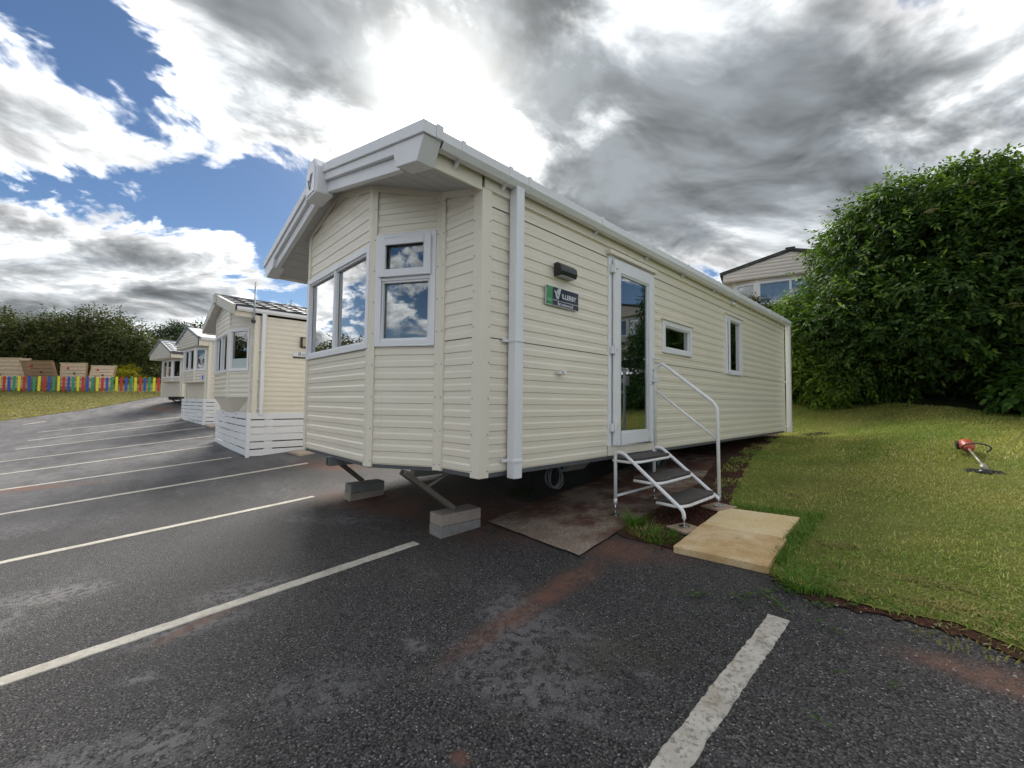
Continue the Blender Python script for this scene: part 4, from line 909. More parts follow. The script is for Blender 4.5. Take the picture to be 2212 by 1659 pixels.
# fourth unit
c4, f4, P4 = caravan('pale caravan with grey pantiled roof and dark fascia, farthest in the row, on bare legs', (-24.3, .57, 1.23), R(11), 3.2, 7.5, 2.12, 2.22, 2.90,
    [(0, 0), (-.20, -.002), (-.85, -.22), (-2.35, -.22), (-3.0, -.002), (-3.2, 0)], 'pale_siding', 'gable',
    {1: (.08, .92, .97, 1.88, (), 'net_curtain'), 2: (.02, .98, .97, 1.88, (.75,), 'net_curtain'), 3: (.08, .92, .97, 1.88)}, bay_v=.76, gb=1.95, ov=.55, fas='ridge_grey', roofm='tile_grey', gut='dark_rim', depth=.015)
for x in (-.75, -2.2): corner_steady(c4, (x, .05, -.02), (x - .1, .45, gz(-24.3 + x, .8) - 1.23 + .02))
for root, x, y, z, ln in ((rio, -3.0, 2.2, 3.05, 1.5), (c3, -2.4, 3.2, 3.25, 1.4)):
    a = MB(); a.tube([(x, y, 2.4), (x, y, z)], .016, 6); a_o = a.build('aerial_mast', 'galvanised', root); b = MB(); b.tube([(x, y - .1, z), (x - ln, y - .35, z + .10)], .014, 6)
    for k in range(10): q = Vector((x, y - .1, z)).lerp(Vector((x - ln, y - .35, z + .10)), k / 9.5); b.tube([q + Vector((0, -.0, -.05)), q + Vector((0, .0, .05))], .006, 5)
    b.build('aerial_boom', 'cable_grey', a_o)
# unit on the upper terrace, and its neighbour along the same row
def terrace(label, loc, rz):
    r_, ft, _ = caravan(label, loc, rz, 3.66, 7.0, 2.14, 2.25, 2.74, [(0, 0), (-.30, -.002), (-.95, -.16), (-2.71, -.16), (-3.36, -.002), (-3.66, 0)], 'terrace_siding', 'gable',
        {1: (.06, .94, 1.10, 1.86, (), 'net_curtain'), 2: (.01, .99, 1.10, 1.86, (.88,), 'net_curtain'), 3: (.06, .94, 1.10, 1.86, (), 'net_curtain')}, gb=1.97, ov=.28, fas='moss_black', roofm='moss_black', tiles=False, gut='moss_black')
    a = MB().tube([(-W + .25, 2.5, 2.3), (-W + .25, 2.5, 3.05)], .018, 6).build('aerial_mast', 'galvanised', r_); MB().box(-W + .22, -W + .28, 2.47, 2.53, 3.0, 3.12).build('aerial_panel', 'galvanised', a, bevel=.01)
    return r_
terrace('pinkish caravan with black moss-edged roof on the upper terrace behind the elder bush', (.86, 13.57, 3.17), R(15))
terrace('caravan beyond the elder bush, seen only mirrored in the door glass', (10.2, 15.6, 3.1), R(15))
for x, y, sx, sy, lab in ((-7.25, 1.15, .62, .60, 'tan paving slab beside the skirting of the tiled caravan'), (-15.6, .75, .8, .5, 'tan paving slab at the corner of the slatted skirting box')):
    slab(x, y, sx, sy, .05, R(4), 'far_slab', lab, gz(x, y) + .0)

# ------------------------------------------------------------------ play area: picket fence and climbing wall
def along(pts, s):
    for a, c in zip(pts, pts[1:]):
        L_ = (Vector(c) - Vector(a)).length
        if s <= L_ or c == pts[-1]: return Vector(a).lerp(Vector(c), s / L_), (Vector(c) - Vector(a)).normalized()
        s -= L_
FL = [(-37.4, -8.1), (-36.3, -6.57), (-34.13, -3.06), (-32.38, .09), (-31.1, 2.4)]
fence = thing('picket_fence', 'low picket fence painted blue, green, yellow and red along the play area', 'fence', (-34.13, -3.06, gz(-34.13, -3.06)))
F0 = Vector((-34.13, -3.06, gz(-34.13, -3.06))); tot = sum((Vector(c) - Vector(a)).length for a, c in zip(FL, FL[1:]))
s_ = 0.1; k = 0; picks = {}
while s_ < tot:
    q, t = along(FL, s_); n = Vector((t.y, -t.x)); z = gz(q.x, q.y); hgt = random.uniform(.88, .95); b = MB(); wd = .066; lean = random.uniform(-.012, .012)
    A = Vector((q.x, q.y, z - .01)) - F0
    def pt(u, v, w_): return tuple(A + Vector((t.x * (u + lean * v) + n.x * w_, t.y * (u + lean * v) + n.y * w_, v)))
    b.pbox(pt, -wd, wd, 0.04, hgt, .02, .042); b.build('picket', ('blue_paint', 'green_paint', 'yellow_paint', 'red_paint')[k % 4], fence, bevel=.008); k += 1; s_ += .2455
for v in (.16, .72):
    for (a, c) in zip(FL, FL[1:]):
        a3 = Vector((*a, gz(*a))) - F0; c3_ = Vector((*c, gz(*c))) - F0; t = (c3_ - a3).normalized(); nn = Vector((t.y, -t.x, 0)).normalized(); b = MB()
        b.hexa([tuple(e + nn * w_ + Vector((0, 0, v + h))) for h in (0, .07) for e, w_ in ((a3, -.02), (c3_, -.02), (c3_, .018), (a3, .018))]); b.build('rail', 'rail_timber', fence)
for s_ in np.arange(.6, tot, 1.9):
    q, t = along(FL, s_); A = Vector((q.x, q.y, gz(q.x, q.y))) - F0; n = Vector((t.y, -t.x)); c = A - Vector((n.x, n.y, 0)) * .06
    MB().tube([c + Vector((0, 0, -.05)), c + Vector((0, 0, .98))], .045, 8).build('post', 'rail_timber', fence)
def climb(a, c, z0, h, lean, label, m='wall_timber', holds=4):
    A = Vector((*a, z0)); C = Vector((*c, z0)); L_ = (C - A).length; t = (C - A).normalized(); n = Vector((t.y, -t.x, 0)); root = thing('climbing_wall_panel', label, 'climbing wall', A, 0, 'timber climbing wall beyond the fence')
    def P(u, v, w_): return tuple(t * u + n * (w_ + lean * v) + Vector((0, 0, v)))
    nb = 8; bh = h / nb
    for i in range(nb): MB().pbox(P, random.uniform(0, .02), L_ - random.uniform(0, .02), i * bh + .022, (i + 1) * bh, -.04, random.uniform(0, .006)).build('plank', m, root, bevel=.006)
    MB().pbox(P, -.02, L_ + .02, h + .001, h + .05, -.10, .03).build('capping', m, root, bevel=.006)
    for u in (.06, L_ - .06): MB().pbox(P, u - .06, u + .06, -.15, h, -.16, -.045).build('post', 'post_timber', root)
    for i in range(holds):
        u = L_ * (.18 + .66 * ((i * .618) % 1)); v = h * (.35 + .55 * ((i * .37 + .15) % 1)); cc = Vector(P(u, v, .01))
        MB().tube([cc, cc + n * .04, cc + n * .07], [.07, .065, .03], 8).build('hold', ('red_paint', 'cable_grey', 'red_paint', 'post_timber')[i % 4], root, smooth=True)
WZ = 1.55
climb((-41.6, -9.6), (-38.3, -6.3), WZ, 2.0, 0, 'pale timber climbing panel at the left edge, taller than the rest')
climb((-38.3, -6.3), (-38.1, -5.85), WZ, 1.98, .0, 'narrow angled timber climbing panel with knots joining two others', holds=2)
climb((-38.1, -5.85), (-36.65, -4.42), WZ, 1.80, .30, 'shaded overhanging timber climbing panel under a pale capping', 'post_timber', 3)  # darker timber than its neighbours: shade of the overhang put into the colour
climb((-36.7, -4.45), (-35.5, -3.28), WZ, 1.72, 0, 'upright timber climbing panel between the overhang and the sloping end')
climb((-35.5, -3.26), (-34.5, -2.15), WZ, 1.60, -.22, 'pale end panel of the timber climbing wall leaning back')

# ------------------------------------------------------------------ foliage
def unit(a): return a / np.maximum(np.linalg.norm(a, axis=1, keepdims=True), 1e-9)
def foliage(name, lobes, n, size, m, parent=None, k=5, seed=1, up=.35, shell=(.72, 1.04), origin=(0, 0, 0), narrow=.42, droop=.25, kind=None, spray=1.0):
    """sprigs of small leaf faces spread through the outer volume of many overlapping clumps"""
    g = np.random.default_rng(seed); lb = np.array(lobes, float); area = (lb[:, 3] * lb[:, 4] + lb[:, 4] * lb[:, 5] + lb[:, 3] * lb[:, 5]); area /= area.sum()
    w_ = g.choice(len(lb), n, p=area); d = unit(g.normal(size=(n, 3)) + np.array([0, 0, up])); r = g.uniform(shell[0], shell[1], (n, 1))
    pos = lb[w_, :3] + d * lb[w_, 3:6] * r; nrm = unit(d / lb[w_, 3:6]); nrm = unit(nrm + np.array([0, 0, .5]))
    ax = unit(unit(d + g.normal(size=(n, 3)) * .75) + np.array([0, 0, -droop])); side = unit(np.cross(ax, nrm)); ln = size * g.uniform(.8, 1.6, (n, 1)) * 1.7 * spray
    V = []
    for j in range(k):
        f_ = (j + .5) / k; sg = 1 if j % 2 else -1
        if j == k - 1: dirv = ax + g.normal(size=(n, 3)) * .2
        else: dirv = ax * .55 + side * sg * .9 + g.normal(size=(n, 3)) * .28
        dirv = unit(dirv + np.array([0, 0, -droop * .6])); bs = pos + ax * ln * f_; nn = unit(nrm + g.normal(size=(n, 3)) * .45); wd = unit(np.cross(dirv, nn)); s = size * g.uniform(.75, 1.3, (n, 1))
        V.append(np.stack([bs, bs + dirv * s * .45 + wd * s * narrow / 2 + nn * s * .04, bs + dirv * s - np.array([0, 0, 1]) * s * .1, bs + dirv * s * .45 - wd * s * narrow / 2 + nn * s * .04], 1))
    V = np.concatenate(V, 0).reshape(-1, 3) - np.array(origin); return fast_mesh(name, V, None, m, parent, 4, kind)
def clumps(main, n, r0, r1, seed, zmin=None, flat=.8, keep=True):
    g = np.random.default_rng(seed); out = list(main) if keep else []; mm = np.array(main, float); ar = mm[:, 3] * mm[:, 5]; ar /= ar.sum()
    while len(out) < n + (len(main) if keep else 0):
        L_ = mm[g.choice(len(mm), p=ar)]; d = g.normal(size=3) + np.array([0, 0, .25]); d /= np.linalg.norm(d); c = L_[:3] + d * L_[3:6] * g.uniform(.80, 1.0); r = g.uniform(r0, r1)
        if zmin is not None and c[2] < zmin: continue
        out.append((*c, r, r, r * flat))
    return out
def limbs(parent, base_, tips, r0, m='bark', origin=(0, 0, 0)):
    b = MB(); B = Vector(base_)
    for t in tips:
        T = Vector(t); mid = B.lerp(T, .5) + Vector((random.uniform(-.2, .2), random.uniform(-.2, .2), .1)); b.tube([B - Vector((0, 0, .1)), B.lerp(mid, .5) + Vector((random.uniform(-.05, .05), 0, 0)), mid, mid.lerp(T, .6), T], [r0, r0 * .85, r0 * .6, r0 * .4, r0 * .15], 7)
    b.v = [tuple(Vector(q) - Vector(origin)) for q in b.v]; return b.build('trunk', m, parent, smooth=True)
# big elder
EB = (2.3, 11.0, gz(2.3, 11.0)); el = thing('elder_bush', 'tall rounded dark green elder bush with a few pale flower heads, at the lawn edge', 'bush', EB)
em = [(2.05, 10.95, 3.65, 2.25, 1.8, 2.42), (1.0, 10.7, 2.75, 1.25, 1.2, 1.4), (2.95, 11.0, 3.5, 1.25, 1.5, 2.45), (2.3, 9.9, 2.75, 2.2, 1.0, .95)]
ecl = clumps(em, 200, .28, .60, 3, 1.75, .8)
foliage('crown', ecl, 15000, .112, 'elder_leaf', el, 6, 5, .45, origin=EB, kind='stuff')
foliage('inner_leaves', em, 7000, .135, 'elder_leaf', el, 6, 15, .1, (.40, .90), EB, narrow=.5, kind='stuff')
foliage('highlight_leaves', [(*c[:3], c[3] * 1.02, c[4] * 1.02, c[5] * 1.02) for c in ecl if c[2] > 3.0 or c[1] < 10.2], 3300, .105, 'bright_leaf', el, 6, 6, 1.2, (.98, 1.12), EB, kind='stuff')  # brighter leaves on upper and front clumps: highlights painted as leaf colour
limbs(el, EB, [(2.3 + random.uniform(-2.0, 2.0), 11.0 + random.uniform(-1, .6), 2.6 + random.uniform(0, 2.4)) for _ in range(9)], .09, origin=EB)
FL_ = []
for px_, py_ in ((3478, 800), (3496, 790), (3742, 762), (3690, 955), (3802, 1142), (3815, 1150), (3640, 690), (3300, 1000)):
    for dep_ in np.arange(7.0, 11, .05):
        v_ = EYE + (fwd + right * ((px_ - 1920) / 1565) - up * ((py_ - 1440) / 1565)) * float(dep_)
        if any(((v_.x - l[0]) / (l[3] + .34)) ** 2 + ((v_.y - l[1]) / (l[4] + .34)) ** 2 + ((v_.z - l[2]) / (l[5] + .34)) ** 2 < 1 for l in em): FL_.append(tuple(v_)); break
for x, y, z in FL_:
    fb = []
    for _ in range(46):
        a = random.uniform(0, 6.28); r_ = .10 * math.sqrt(random.random()); c = Vector((x + r_ * math.cos(a), y + r_ * math.sin(a) * .8 - .02, z + .02 * math.cos(r_ * 17) + random.uniform(-.006, .006))) - Vector(EB); e = .015
        fb += [c + Vector((-e, 0, -.002)), c + Vector((0, -e, .003)), c + Vector((e, 0, -.002)), c + Vector((0, e, .004))]
    fast_mesh('flower_head', np.array([tuple(q) for q in fb]), None, 'elder_flower', el, 4, 'stuff')
def bush(name, label, cat, base_, lobes, n, size, m, seed, cl=30, r0=.2, r1=.4, k=5, group=None, trunk=True, up=.35, narrow=.42, zmin=None):
    o = thing(name, label, cat, base_, 0, group); foliage('inner_leaves', lobes, max(200, n // 3), size * 1.2, m, o, 4, seed + 9, .1, (.3, .85), base_, narrow=.6, kind='stuff'); foliage('crown', clumps(lobes, cl, r0, r1, seed, zmin), n, size, m, o, k, seed + 1, up, origin=base_, narrow=narrow, kind='stuff')
    if trunk: limbs(o, base_, [(l[0] + random.uniform(-.4, .4) * l[3], l[1], l[2] + random.uniform(0, .5) * l[5]) for l in lobes for _ in range(3)], max(.03, min(.16, lobes[0][5] * .06)), origin=base_)
    return o
bush('light_green_shrub', 'light green leafy shrub between the rear downpipe and the elder bush', 'shrub', (-.1, 10.6, gz(-.1, 10.6)), [(-.05, 10.5, 2.7, .75, .6, 1.15), (.5, 10.3, 2.0, .7, .5, .9)], 2300, .11, 'bright_leaf', 21, 34)
bush('brown_hedge', 'brownish clipped hedge below the terrace caravan windows', 'hedge', (-1.6, 11.4, gz(-1.6, 11.4)), [(-1.9, 11.4, 3.0, 1.3, .5, 1.2), (-.6, 11.4, 2.9, 1.0, .5, 1.15), (-3.3, 11.4, 2.9, 1.0, .5, 1.15)], 5200, .075, 'brown_leaf', 31, 60, .15, .3)
bush('dark_shrub', 'dark leafy shrub in the shade behind the rear corner of the big caravan', 'shrub', (.2, 11.3, gz(.2, 11.3)), [(.1, 10.9, 1.9, .9, .6, 1.0), (1.4, 10.6, 1.7, 1.0, .6, .7), (-1.2, 10.7, 1.7, .9, .5, .9)], 2600, .10, 'elder_leaf', 41, 30)
bush('bramble', 'low bright bramble spray under the right side of the elder bush', 'shrub', (4.1, 9.35, gz(4.1, 9.35)), [(4.0, 9.35, gz(4, 9.35) + .45, .75, .45, .42), (3.5, 9.5, gz(3.5, 9.5) + .3, .5, .4, .3)], 900, .12, 'ivy_leaf', 51, 16, .15, .3, narrow=.7)
# trees and hedge beyond the play area
def at(px, py, dep):
    v = fwd + right * ((px - 1920) / 1565) - up * ((py - 1440) / 1565); return EYE + v * dep
HT = [(-60, 1140, 31, 2.6, 'hedge_leaf', 'dark hawthorn tree at the left edge, its crown cut by the picture frame'), (90, 1215, 31, 2.4, 'hedge_leaf', 'dark hawthorn tree behind the tallest climbing panel'), (235, 1180, 32, 2.5, 'hedge_leaf_pale', 'olive green hawthorn tree behind the overhanging climbing panel'), (370, 1170, 32, 2.6, 'hedge_leaf', 'tallest bushy hawthorn tree, above the leaning end panel'), (480, 1215, 32, 2.3, 'hedge_leaf_pale', 'olive green hawthorn tree behind the yellow shrub'), (560, 1290, 33, 1.9, 'hedge_leaf', 'small dark tree just left of the farthest caravan')]
for i, (px, py, dep, rad, m, lab) in enumerate(HT):
    top = at(px, py, dep); gx, gy = top.x, top.y; gz0 = 1.2; hh = top.z - gz0; c = (gx, gy, gz0 + hh * .52)
    bush('hawthorn_tree', lab, 'tree', (gx, gy, gz0), [(c[0], c[1], c[2], rad, rad * .9, hh * .46), (gx + rad * .5, gy + rad * .5, gz0 + hh * .35, rad * .8, rad * .8, hh * .36), (gx - rad * .4, gy - rad * .6, gz0 + hh * .38, rad * .8, rad * .8, hh * .38)], 5200, .21, m, 60 + i * 3, 70, .45, .95, 4, 'trees beyond the play area')
for i, (px, py, dep, rad, lab) in enumerate([(640, 1222, 47, 3.3, 'rounded dark green tree rising behind the roof of the farthest caravan'), (770, 1215, 40, 2.0, 'dark tree glimpsed between the third caravan and the prow of the tiled one'), (705, 1320, 46, 2.0, 'low pale green tree behind the gable of the third caravan')]):
    top = at(px, py, dep); gz0 = 1.6; hh = top.z - gz0
    bush('far_tree', lab, 'tree', (top.x, top.y, gz0), [(top.x, top.y, gz0 + hh * .58, rad, rad, hh * .42), (top.x - rad * .5, top.y - rad * .5, gz0 + hh * .4, rad * .8, rad * .8, hh * .34)], 4200, .26, 'far_leaf', 90 + i * 3, 60, .5, 1.0, 4, 'far trees behind the caravans')
tw = at(1085, 1160, 33); bush('far_tree', 'bare twiggy tree top just above the dark tiled roof', 'tree', (tw.x, tw.y, 1.5), [(tw.x, tw.y, tw.z - .6, .9, .9, .8)], 500, .16, 'hedge_leaf', 120, 14, .2, .4, 3, 'far trees behind the caravans')
yb = at(478, 1400, 29.5); bush('yellow_shrub', 'bright yellow leaved shrub above the fence', 'shrub', (yb.x, yb.y, 1.5), [(yb.x, yb.y, 2.45, 1.2, .9, .85), (yb.x + .9, yb.y + .9, 2.1, .7, .6, .55)], 2200, .11, 'yellow_leaf', 130, 26, .2, .4)
for i, (x, y, h, rad) in enumerate([(-41, -16, 6.5, 3.0), (-38, -23, 8.0, 3.4), (-33, -31, 7.0, 3.4)]):
    bush('hawthorn_tree', ('dark boundary tree just beyond the left edge, mirrored in the bay windows', 'second dark boundary tree mirrored low in the bay windows', 'third dark boundary tree mirrored low in the bay windows')[i], 'tree', (x, y, .8), [(x, y, .8 + h * .55, rad, rad, h * .45)], 2200, .34, 'hedge_leaf', 140 + i * 3, 40, .6, 1.2, 3, 'boundary trees mirrored in the glass')
far_hedge = MB()
# low dark undergrowth that closes the foot of the trees
und = []
for k in range(26):
    q, t = along([(-44.5, -12.0), (-41.5, -7.0), (-38.5, -2.0), (-35.5, 3.0)], k * .72); und.append((q.x, q.y, 2.0, 1.0, 1.0, 1.2))
tag(foliage('undergrowth', und, 5200, .22, 'hedge_leaf', None, 4, 160, kind='stuff'), 'dark undergrowth at the foot of the trees beyond the climbing wall', 'undergrowth')

# ------------------------------------------------------------------ grass
def inside(px, py, poly):
    r = np.zeros(len(px), bool); n = len(poly)
    for i in range(n):
        x0, y0 = poly[i]; x1, y1 = poly[(i + 1) % n]; c = ((y0 > py) != (y1 > py)) & (px < (x1 - x0) * (py - y0) / (y1 - y0 + 1e-12) + x0); r ^= c
    return r
GZ = np.vectorize(gz)
def blades(name, px, py, h, wd, m, lay=.5, seed=1, z0=.010, label=None, cat=None, parent=None, pz=None):
    g = np.random.default_rng(seed); n = len(px); pz = GZ(px, py) + z0 if pz is None else pz; a = g.uniform(0, 6.283, n); hh = h * g.uniform(.55, 1.35, n); ln = hh * g.uniform(.1, 1.0, n) * lay * 1.6
    B = np.stack([px, py, pz], 1); dx = np.stack([np.cos(a), np.sin(a), np.zeros(n)], 1); sd = np.stack([-np.sin(a), np.cos(a), np.zeros(n)], 1); w_ = (wd * g.uniform(.7, 1.3, n))[:, None]
    mid = B + dx * (ln * .4)[:, None] + np.array([0, 0, 1]) * (hh * .6)[:, None]; tip = B + dx * ln[:, None] + np.array([0, 0, 1]) * (hh * np.maximum(.25, 1 - .5 * lay * g.uniform(0, 1, n)))[:, None]
    V = np.stack([B - sd * w_ / 2, B + sd * w_ / 2, mid + sd * w_ * .4, mid - sd * w_ * .4, tip], 1).reshape(-1, 3)
    q = np.arange(n)[:, None] * 5; L_ = np.concatenate([q + np.array([0, 1, 2]), q + np.array([0, 2, 3]), q + np.array([3, 2, 4])], 1)
    o = fast_mesh(name, V, None, m, parent, 3, 'stuff', L_); tag(o, label, cat); return o
def scatter(n, x0, x1, y0, y1, poly, seed, dens=None):
    g = np.random.default_rng(seed); x = g.uniform(x0, x1, n); y = g.uniform(y0, y1, n); ok = inside(x, y, poly)
    if dens is not None: ok &= g.uniform(0, 1, n) < dens(x, y)
    return x[ok], y[ok]
def worn(x, y):
    m_ = np.zeros_like(x)
    for cx_, cy_, ra_, rb_, an_ in WORN:
        u_ = (x - cx_) * math.cos(an_) + (y - cy_) * math.sin(an_); v_ = -(x - cx_) * math.sin(an_) + (y - cy_) * math.cos(an_); m_ = np.maximum(m_, np.exp(-((u_ / ra_) ** 2 + (v_ / rb_) ** 2) * 1.1))
    return m_
def patch(x, y, s, o=0.):   # smooth value noise for uneven growth
    return .5 + .25 * np.sin(x * s * 1.7 + o + 1.3 * np.sin(y * s + o)) + .25 * np.sin(y * s * 2.3 - o + 1.7 * np.sin(x * s * .8 + 2 * o))
x, y = scatter(90000, .2, 6, .4, 5.0, LAWN, 1, lambda x, y: (.25 + .75 * patch(x, y, 1.9)) * (1 - .93 * worn(x, y))); blades('mown_grass', x, y, .026, .0055, 'grass_blade', .9, 2, label='short mown grass of the lawn near the slabs', cat='grass')
x, y = scatter(90000, -.5, 8, 5.0, 11, LAWN, 3); blades('mown_grass', x, y, .034, .008, 'grass_blade', .9, 4, label='short mown grass of the lawn towards the elder bush', cat='grass')
x, y = scatter(60000, .8, 5, .5, 1.9, LAWN, 5, lambda x, y: np.clip(1.45 - y, 0, 1) * np.clip(patch(x, y, 4.3, 1.) * 3 - 1.2, 0, 1) * (1 - .9 * worn(x, y))); blades('edge_grass', x, y, .038, .005, 'grass_tall', 1.2, 6, label='longer green grass along the edge of the lawn', cat='grass')
x, y = scatter(26000, .5, 2.0, 1.2, 4.2, LAWN, 7, lambda x, y: np.clip(1 - np.where(y < 2.42, np.where(x > 1.5, abs(x - 1.60) / .09, 9), 9), 0, 1) + np.clip(1 - np.where(x < 1.66, abs(y - 2.37) / .09, 9), 0, 1)); blades('edge_grass', x, y, .055, .005, 'grass_tall', .8, 8, label='longer green grass around the paving slabs', cat='grass')
x, y = scatter(60000, .3, 7, .5, 9, LAWN, 9, lambda x, y: np.clip(patch(x, y, 1.3, 2.) * 2 - .5, .1, 1)); blades('grass_clippings', x, y, .010, .005, 'dry_grass', 3.2, 10, .028, label='pale dry clippings lying on the mown lawn', cat='clippings')
x, y = scatter(60000, 1.5, 4.5, .5, 2.2, LAWN, 35, lambda x, y: np.clip(worn(x, y) * 1.3 - .1, 0, 1)); blades('straw', x, y, .014, .005, 'dry_grass', 3.0, 36, .016, label='pale flattened straw on the worn patches of the lawn edge', cat='straw')
x, y = scatter(3800, 1.5, 5, .4, 1.3, [(1.58, 1.06), (1.86, .86), (2.12, .9), (2.42, .93), (2.62, .83), (3.2, .68), (4.5, .46), (4.5, .70), (3.2, .88), (2.62, 1.0), (2.4, 1.08), (1.9, 1.0), (1.62, 1.14)], 37, lambda x, y: np.clip(patch(x, y, 6., 3.) * 2 - .6, 0, 1)); blades('fringe_grass', x, y, .022, .005, 'grass_blade', 1.6, 38, .010, label='creeping grass straggling over the soil at the asphalt edge', cat='grass')
x, y = scatter(22000, -.2, 1.4, 2.2, 8.6, [(.75, 2.4), (1.05, 2.4), (.95, 3.4), (.6, 4.8), (.35, 6.4), (.1, 8.4), (-.5, 8.4), (-.15, 6.4), (.05, 4.8), (.45, 3.2)], 33, lambda x, y: np.clip(patch(x, y, 3.3, .5) * 2 - .7, 0, 1)); blades('sparse_grass', x, y, .03, .006, 'grass_blade', 1.0, 34, .012, label='thin sparse grass creeping over the soil beside the caravan', cat='grass')
def tuft(cx, cy, n, rad, h, seed, label, m='grass_tall'):
    g = np.random.default_rng(seed); a = g.uniform(0, 6.283, n); r_ = rad * np.sqrt(g.uniform(0, 1, n)); blades('grass_tuft', cx + r_ * np.cos(a), cy + r_ * np.sin(a), h, .006, m, 1.0, seed, label=label, cat='grass')
tuft(.50, 1.335, 200, .07, .11, 21, 'green grass tuft by the left legs of the steps'); tuft(.80, 1.19, 190, .15, .06, 22, 'straggling grass tuft between the soil and the nearer slab'); tuft(.64, 1.25, 150, .14, .06, 23, 'thin dry grass beside the bare soil', 'dry_grass')
tuft(1.78, 1.0, 260, .13, .06, 24, 'weedy grass clump where lawn meets asphalt', 'grass_tall'); tuft(-1.1, 1.6, 200, .2, .05, 25, 'weeds in the shade under the big caravan', 'elder_leaf'); tuft(2.45, .95, 260, .25, .028, 26, 'dry grass fringe at the worn lawn edge', 'dry_grass')
x, y = scatter(30000, -42, -26, -9, 3, [(-30.75, 0), (-31, 3), (-42, 3), (-42, -9), (-25.5, -9), (-26.9, -5.55), (-28.06, -2.84)], 31); blades('bank_grass', x, y, .055, .03, 'dry_grass', .9, 32, label='dry grass on the bank below the picket fence', cat='grass')

# ------------------------------------------------------------------ loose bits
def rocks(name, m, pts, label, cat, seed):
    g = random.Random(seed); b = MB()
    for x, y, r_ in pts:
        n = 6; z = gz(x, y) + .008; ring0 = [(x + r_ * math.cos(k * 6.283 / n + g.random()) * g.uniform(.7, 1.1), y + r_ * math.sin(k * 6.283 / n) * g.uniform(.7, 1.1), z) for k in range(n)]
        ring1 = [(x + (q[0] - x) * .7, y + (q[1] - y) * .7, z + r_ * g.uniform(.5, .9)) for q in ring0]; b.add(ring0 + ring1, [(i, (i + 1) % n, n + (i + 1) % n, n + i) for i in range(n)] + [tuple(range(n, 2 * n))])
    return tag(b.build(name, m, kind='stuff'), label, cat)
g = random.Random(3)
rocks('soil_clods', 'clod', [(g.gauss(.80, .13), g.gauss(1.85, .28), g.uniform(.006, .022)) for _ in range(420)] + [(g.uniform(.35, 1.0), g.uniform(1.1, 2.6), g.uniform(.004, .012)) for _ in range(300)], 'crumbs of red soil heaped under the steps', 'soil', 4)
rocks('loose_grit', 'pebble', [(g.uniform(-.5, 2.4), g.uniform(-.9, 1.3), g.uniform(.0018, .0045)) for _ in range(300)] + [(g.uniform(-.3, .7), g.uniform(.8, 3.5), g.uniform(.003, .008)) for _ in range(160)] + [(g.uniform(1.5, 4), g.uniform(.4, 1.0), g.uniform(.003, .007)) for _ in range(60)], 'scattered pale grit on the asphalt and hardstanding', 'grit', 5)
st_ = slab(2.86, .62, .05, .035, .03, R(30), 'block_pink', 'small pink stone at the right edge of the asphalt', gz(2.86, .62), 'stone', 'stone')
# green cuttings dropped on the asphalt
ct = []
gg = np.random.default_rng(9)
spots_c = [(1.62, .78), (1.66, .72), (1.74, .80), (1.52, .62), (1.85, .76), (1.90, .80), (1.80, .86), (2.0, .86), (1.95, .62), (1.46, .30), (1.42, .55), (2.05, .20), (2.22, .30), (2.1, -.15), (1.30, .42)]
for (cx, cy) in spots_c:
    a = gg.uniform(0, 6.28); n = gg.integers(6, 13); sc = .034 if cy > .5 else .018
    for j in range(n):
        q = np.array([cx + math.cos(a) * j * sc * .5, cy + math.sin(a) * j * sc * .5]) + gg.normal(size=2) * sc * .4; aa = a + gg.uniform(-1.4, 1.4); L_ = sc * gg.uniform(.6, 1.4); dv = np.array([math.cos(aa), math.sin(aa)]) * L_; sv = np.array([-dv[1], dv[0]]) * .28; z = gz(*q) + .012 + gg.uniform(0, .01)
        for e, dz_ in ((q, 0), (q + dv * .5 + sv, .006), (q + dv, .004), (q + dv * .5 - sv, .006)): ct.append((e[0], e[1], z + dz_))
tag(fast_mesh('leaf_cuttings', np.array(ct), None, 'ivy_leaf', None, 4, 'stuff'), 'green leaf cuttings strewn on the asphalt by the lawn', 'cuttings')
for pts, lab in ((((1.70, .70), (1.78, .61), (1.83, .57)), 'cut green stalk lying on the asphalt beside the worn white line'), (((2.72, 1.75), (2.86, 1.66), (2.98, 1.52)), 'pale dry stalk lying across the lawn edge')):
    tag(MB().tube([(x, y, gz(x, y) + .03) for x, y in pts], [.004, .0035, .002], 5).build('plant_stalk', 'grass_tall' if 'green' in lab else 'dry_grass'), lab, 'stalk')

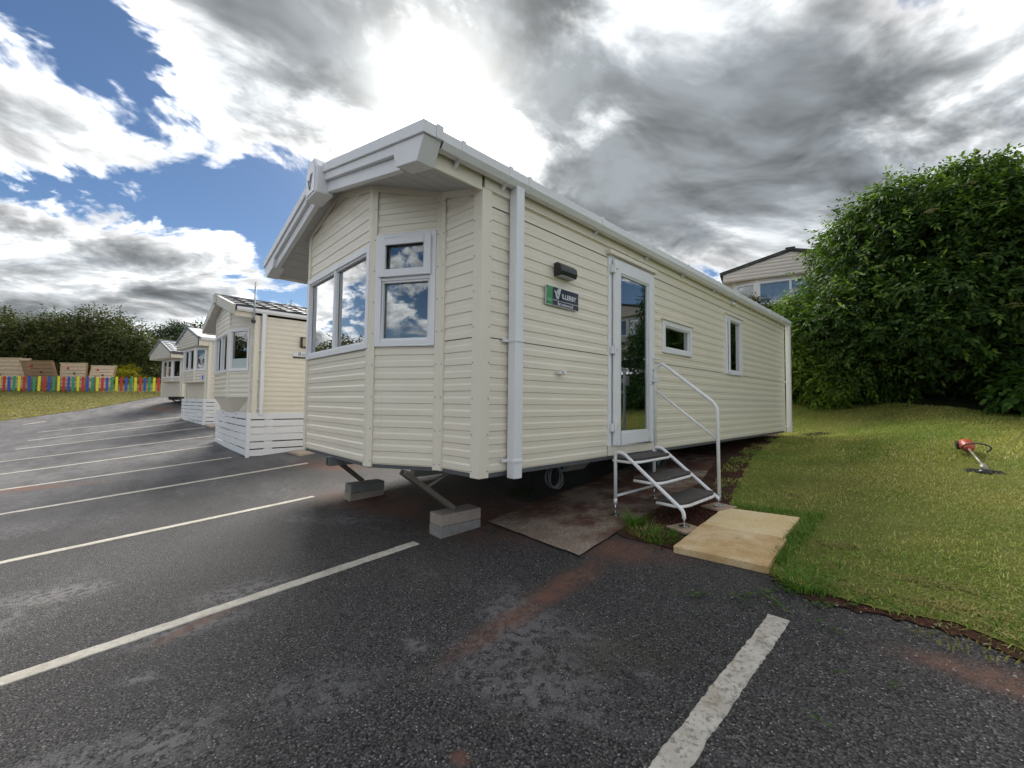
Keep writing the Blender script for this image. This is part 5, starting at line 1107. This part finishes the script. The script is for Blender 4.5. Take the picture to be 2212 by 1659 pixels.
# ------------------------------------------------------------------ grass trimmer lying on the lawn
MZ = Vector((2.555, 5.50, gz(2.555, 5.5))); sm = thing('grass_trimmer', 'orange petrol grass trimmer with looped grey handle lying on the lawn', 'strimmer', MZ)
sm.scale = (.85, .85, .85)
hd_ = Vector((2.665, 4.40, gz(2.665, 4.4) + .10)) - MZ; mo = Vector((-.015, .02, .14)); ax = (hd_ - mo).normalized(); sx_ = ax.cross(Vector((0, 0, 1))).normalized(); uz = sx_.cross(ax)
def TP(u, v, w_): return tuple(mo + ax * u + sx_ * v + uz * w_)
eng = MB(); 
eng.tube([TP(-.20, 0, .0), TP(-.16, 0, .01), TP(-.02, 0, .02), TP(.10, 0, .0), TP(.16, 0, 0)], [.05, .075, .085, .062, .03], 14); eng.build('engine_cover', 'orange_plastic', sm, smooth=True)
e2 = MB(); e2.pbox(TP, -.24, -.10, -.085, .02, -.085, .04); e2.build('fuel_tank', 'black_plastic', sm, bevel=.02); MB().pbox(TP, -.17, .0, .05, .10, -.05, .05).build('exhaust_guard', 'black_plastic', sm, bevel=.015)
MB().tube([TP(.12, 0, 0), TP(1.05, 0, -.015)], .0145, 10).build('shaft', 'dull_tube', sm, smooth=True)
lp_ = [TP(.22 + .05 * math.sin(a), -.06 + .135 * math.cos(a), .035 + .075 * math.sin(a)) for a in np.linspace(-.9, 3.9, 22)]; MB().tube(lp_, .0105, 8).build('loop_handle', 'grey_rubber', sm, smooth=True)
MB().tube([TP(1.00, 0, -.01), TP(1.07, 0, -.025), TP(1.10, 0, -.06)], [.03, .04, .045], 12).build('gear_head', 'dull_tube', sm, smooth=True)
hc = Vector(TP(1.10, 0, -.06)); MB().tube([hc, hc + Vector((0, -.01, -.03)), hc + Vector((0, -.012, -.055))], [.062, .068, .045], 16).build('line_spool', 'black_plastic', sm, smooth=True)
gd = MB(); n = 14; arc = [(-.27 + .54 * k / n) for k in range(n + 1)]
for q in arc: 
    yy = .02 + .11 * (1 - (q / .27) ** 2); gd.v += [tuple(hc + Vector((q, yy * .3 - .10, -.055 - .03 * abs(q) / .27))), tuple(hc + Vector((q * .5, .05, .012)))]
for k in range(n): gd.f.append((k * 2, k * 2 + 2, k * 2 + 3, k * 2 + 1))
go_ = gd.build('debris_guard', 'black_plastic', sm, smooth=True); so_ = go_.modifiers.new('solid', 'SOLIDIFY'); so_.thickness = .006
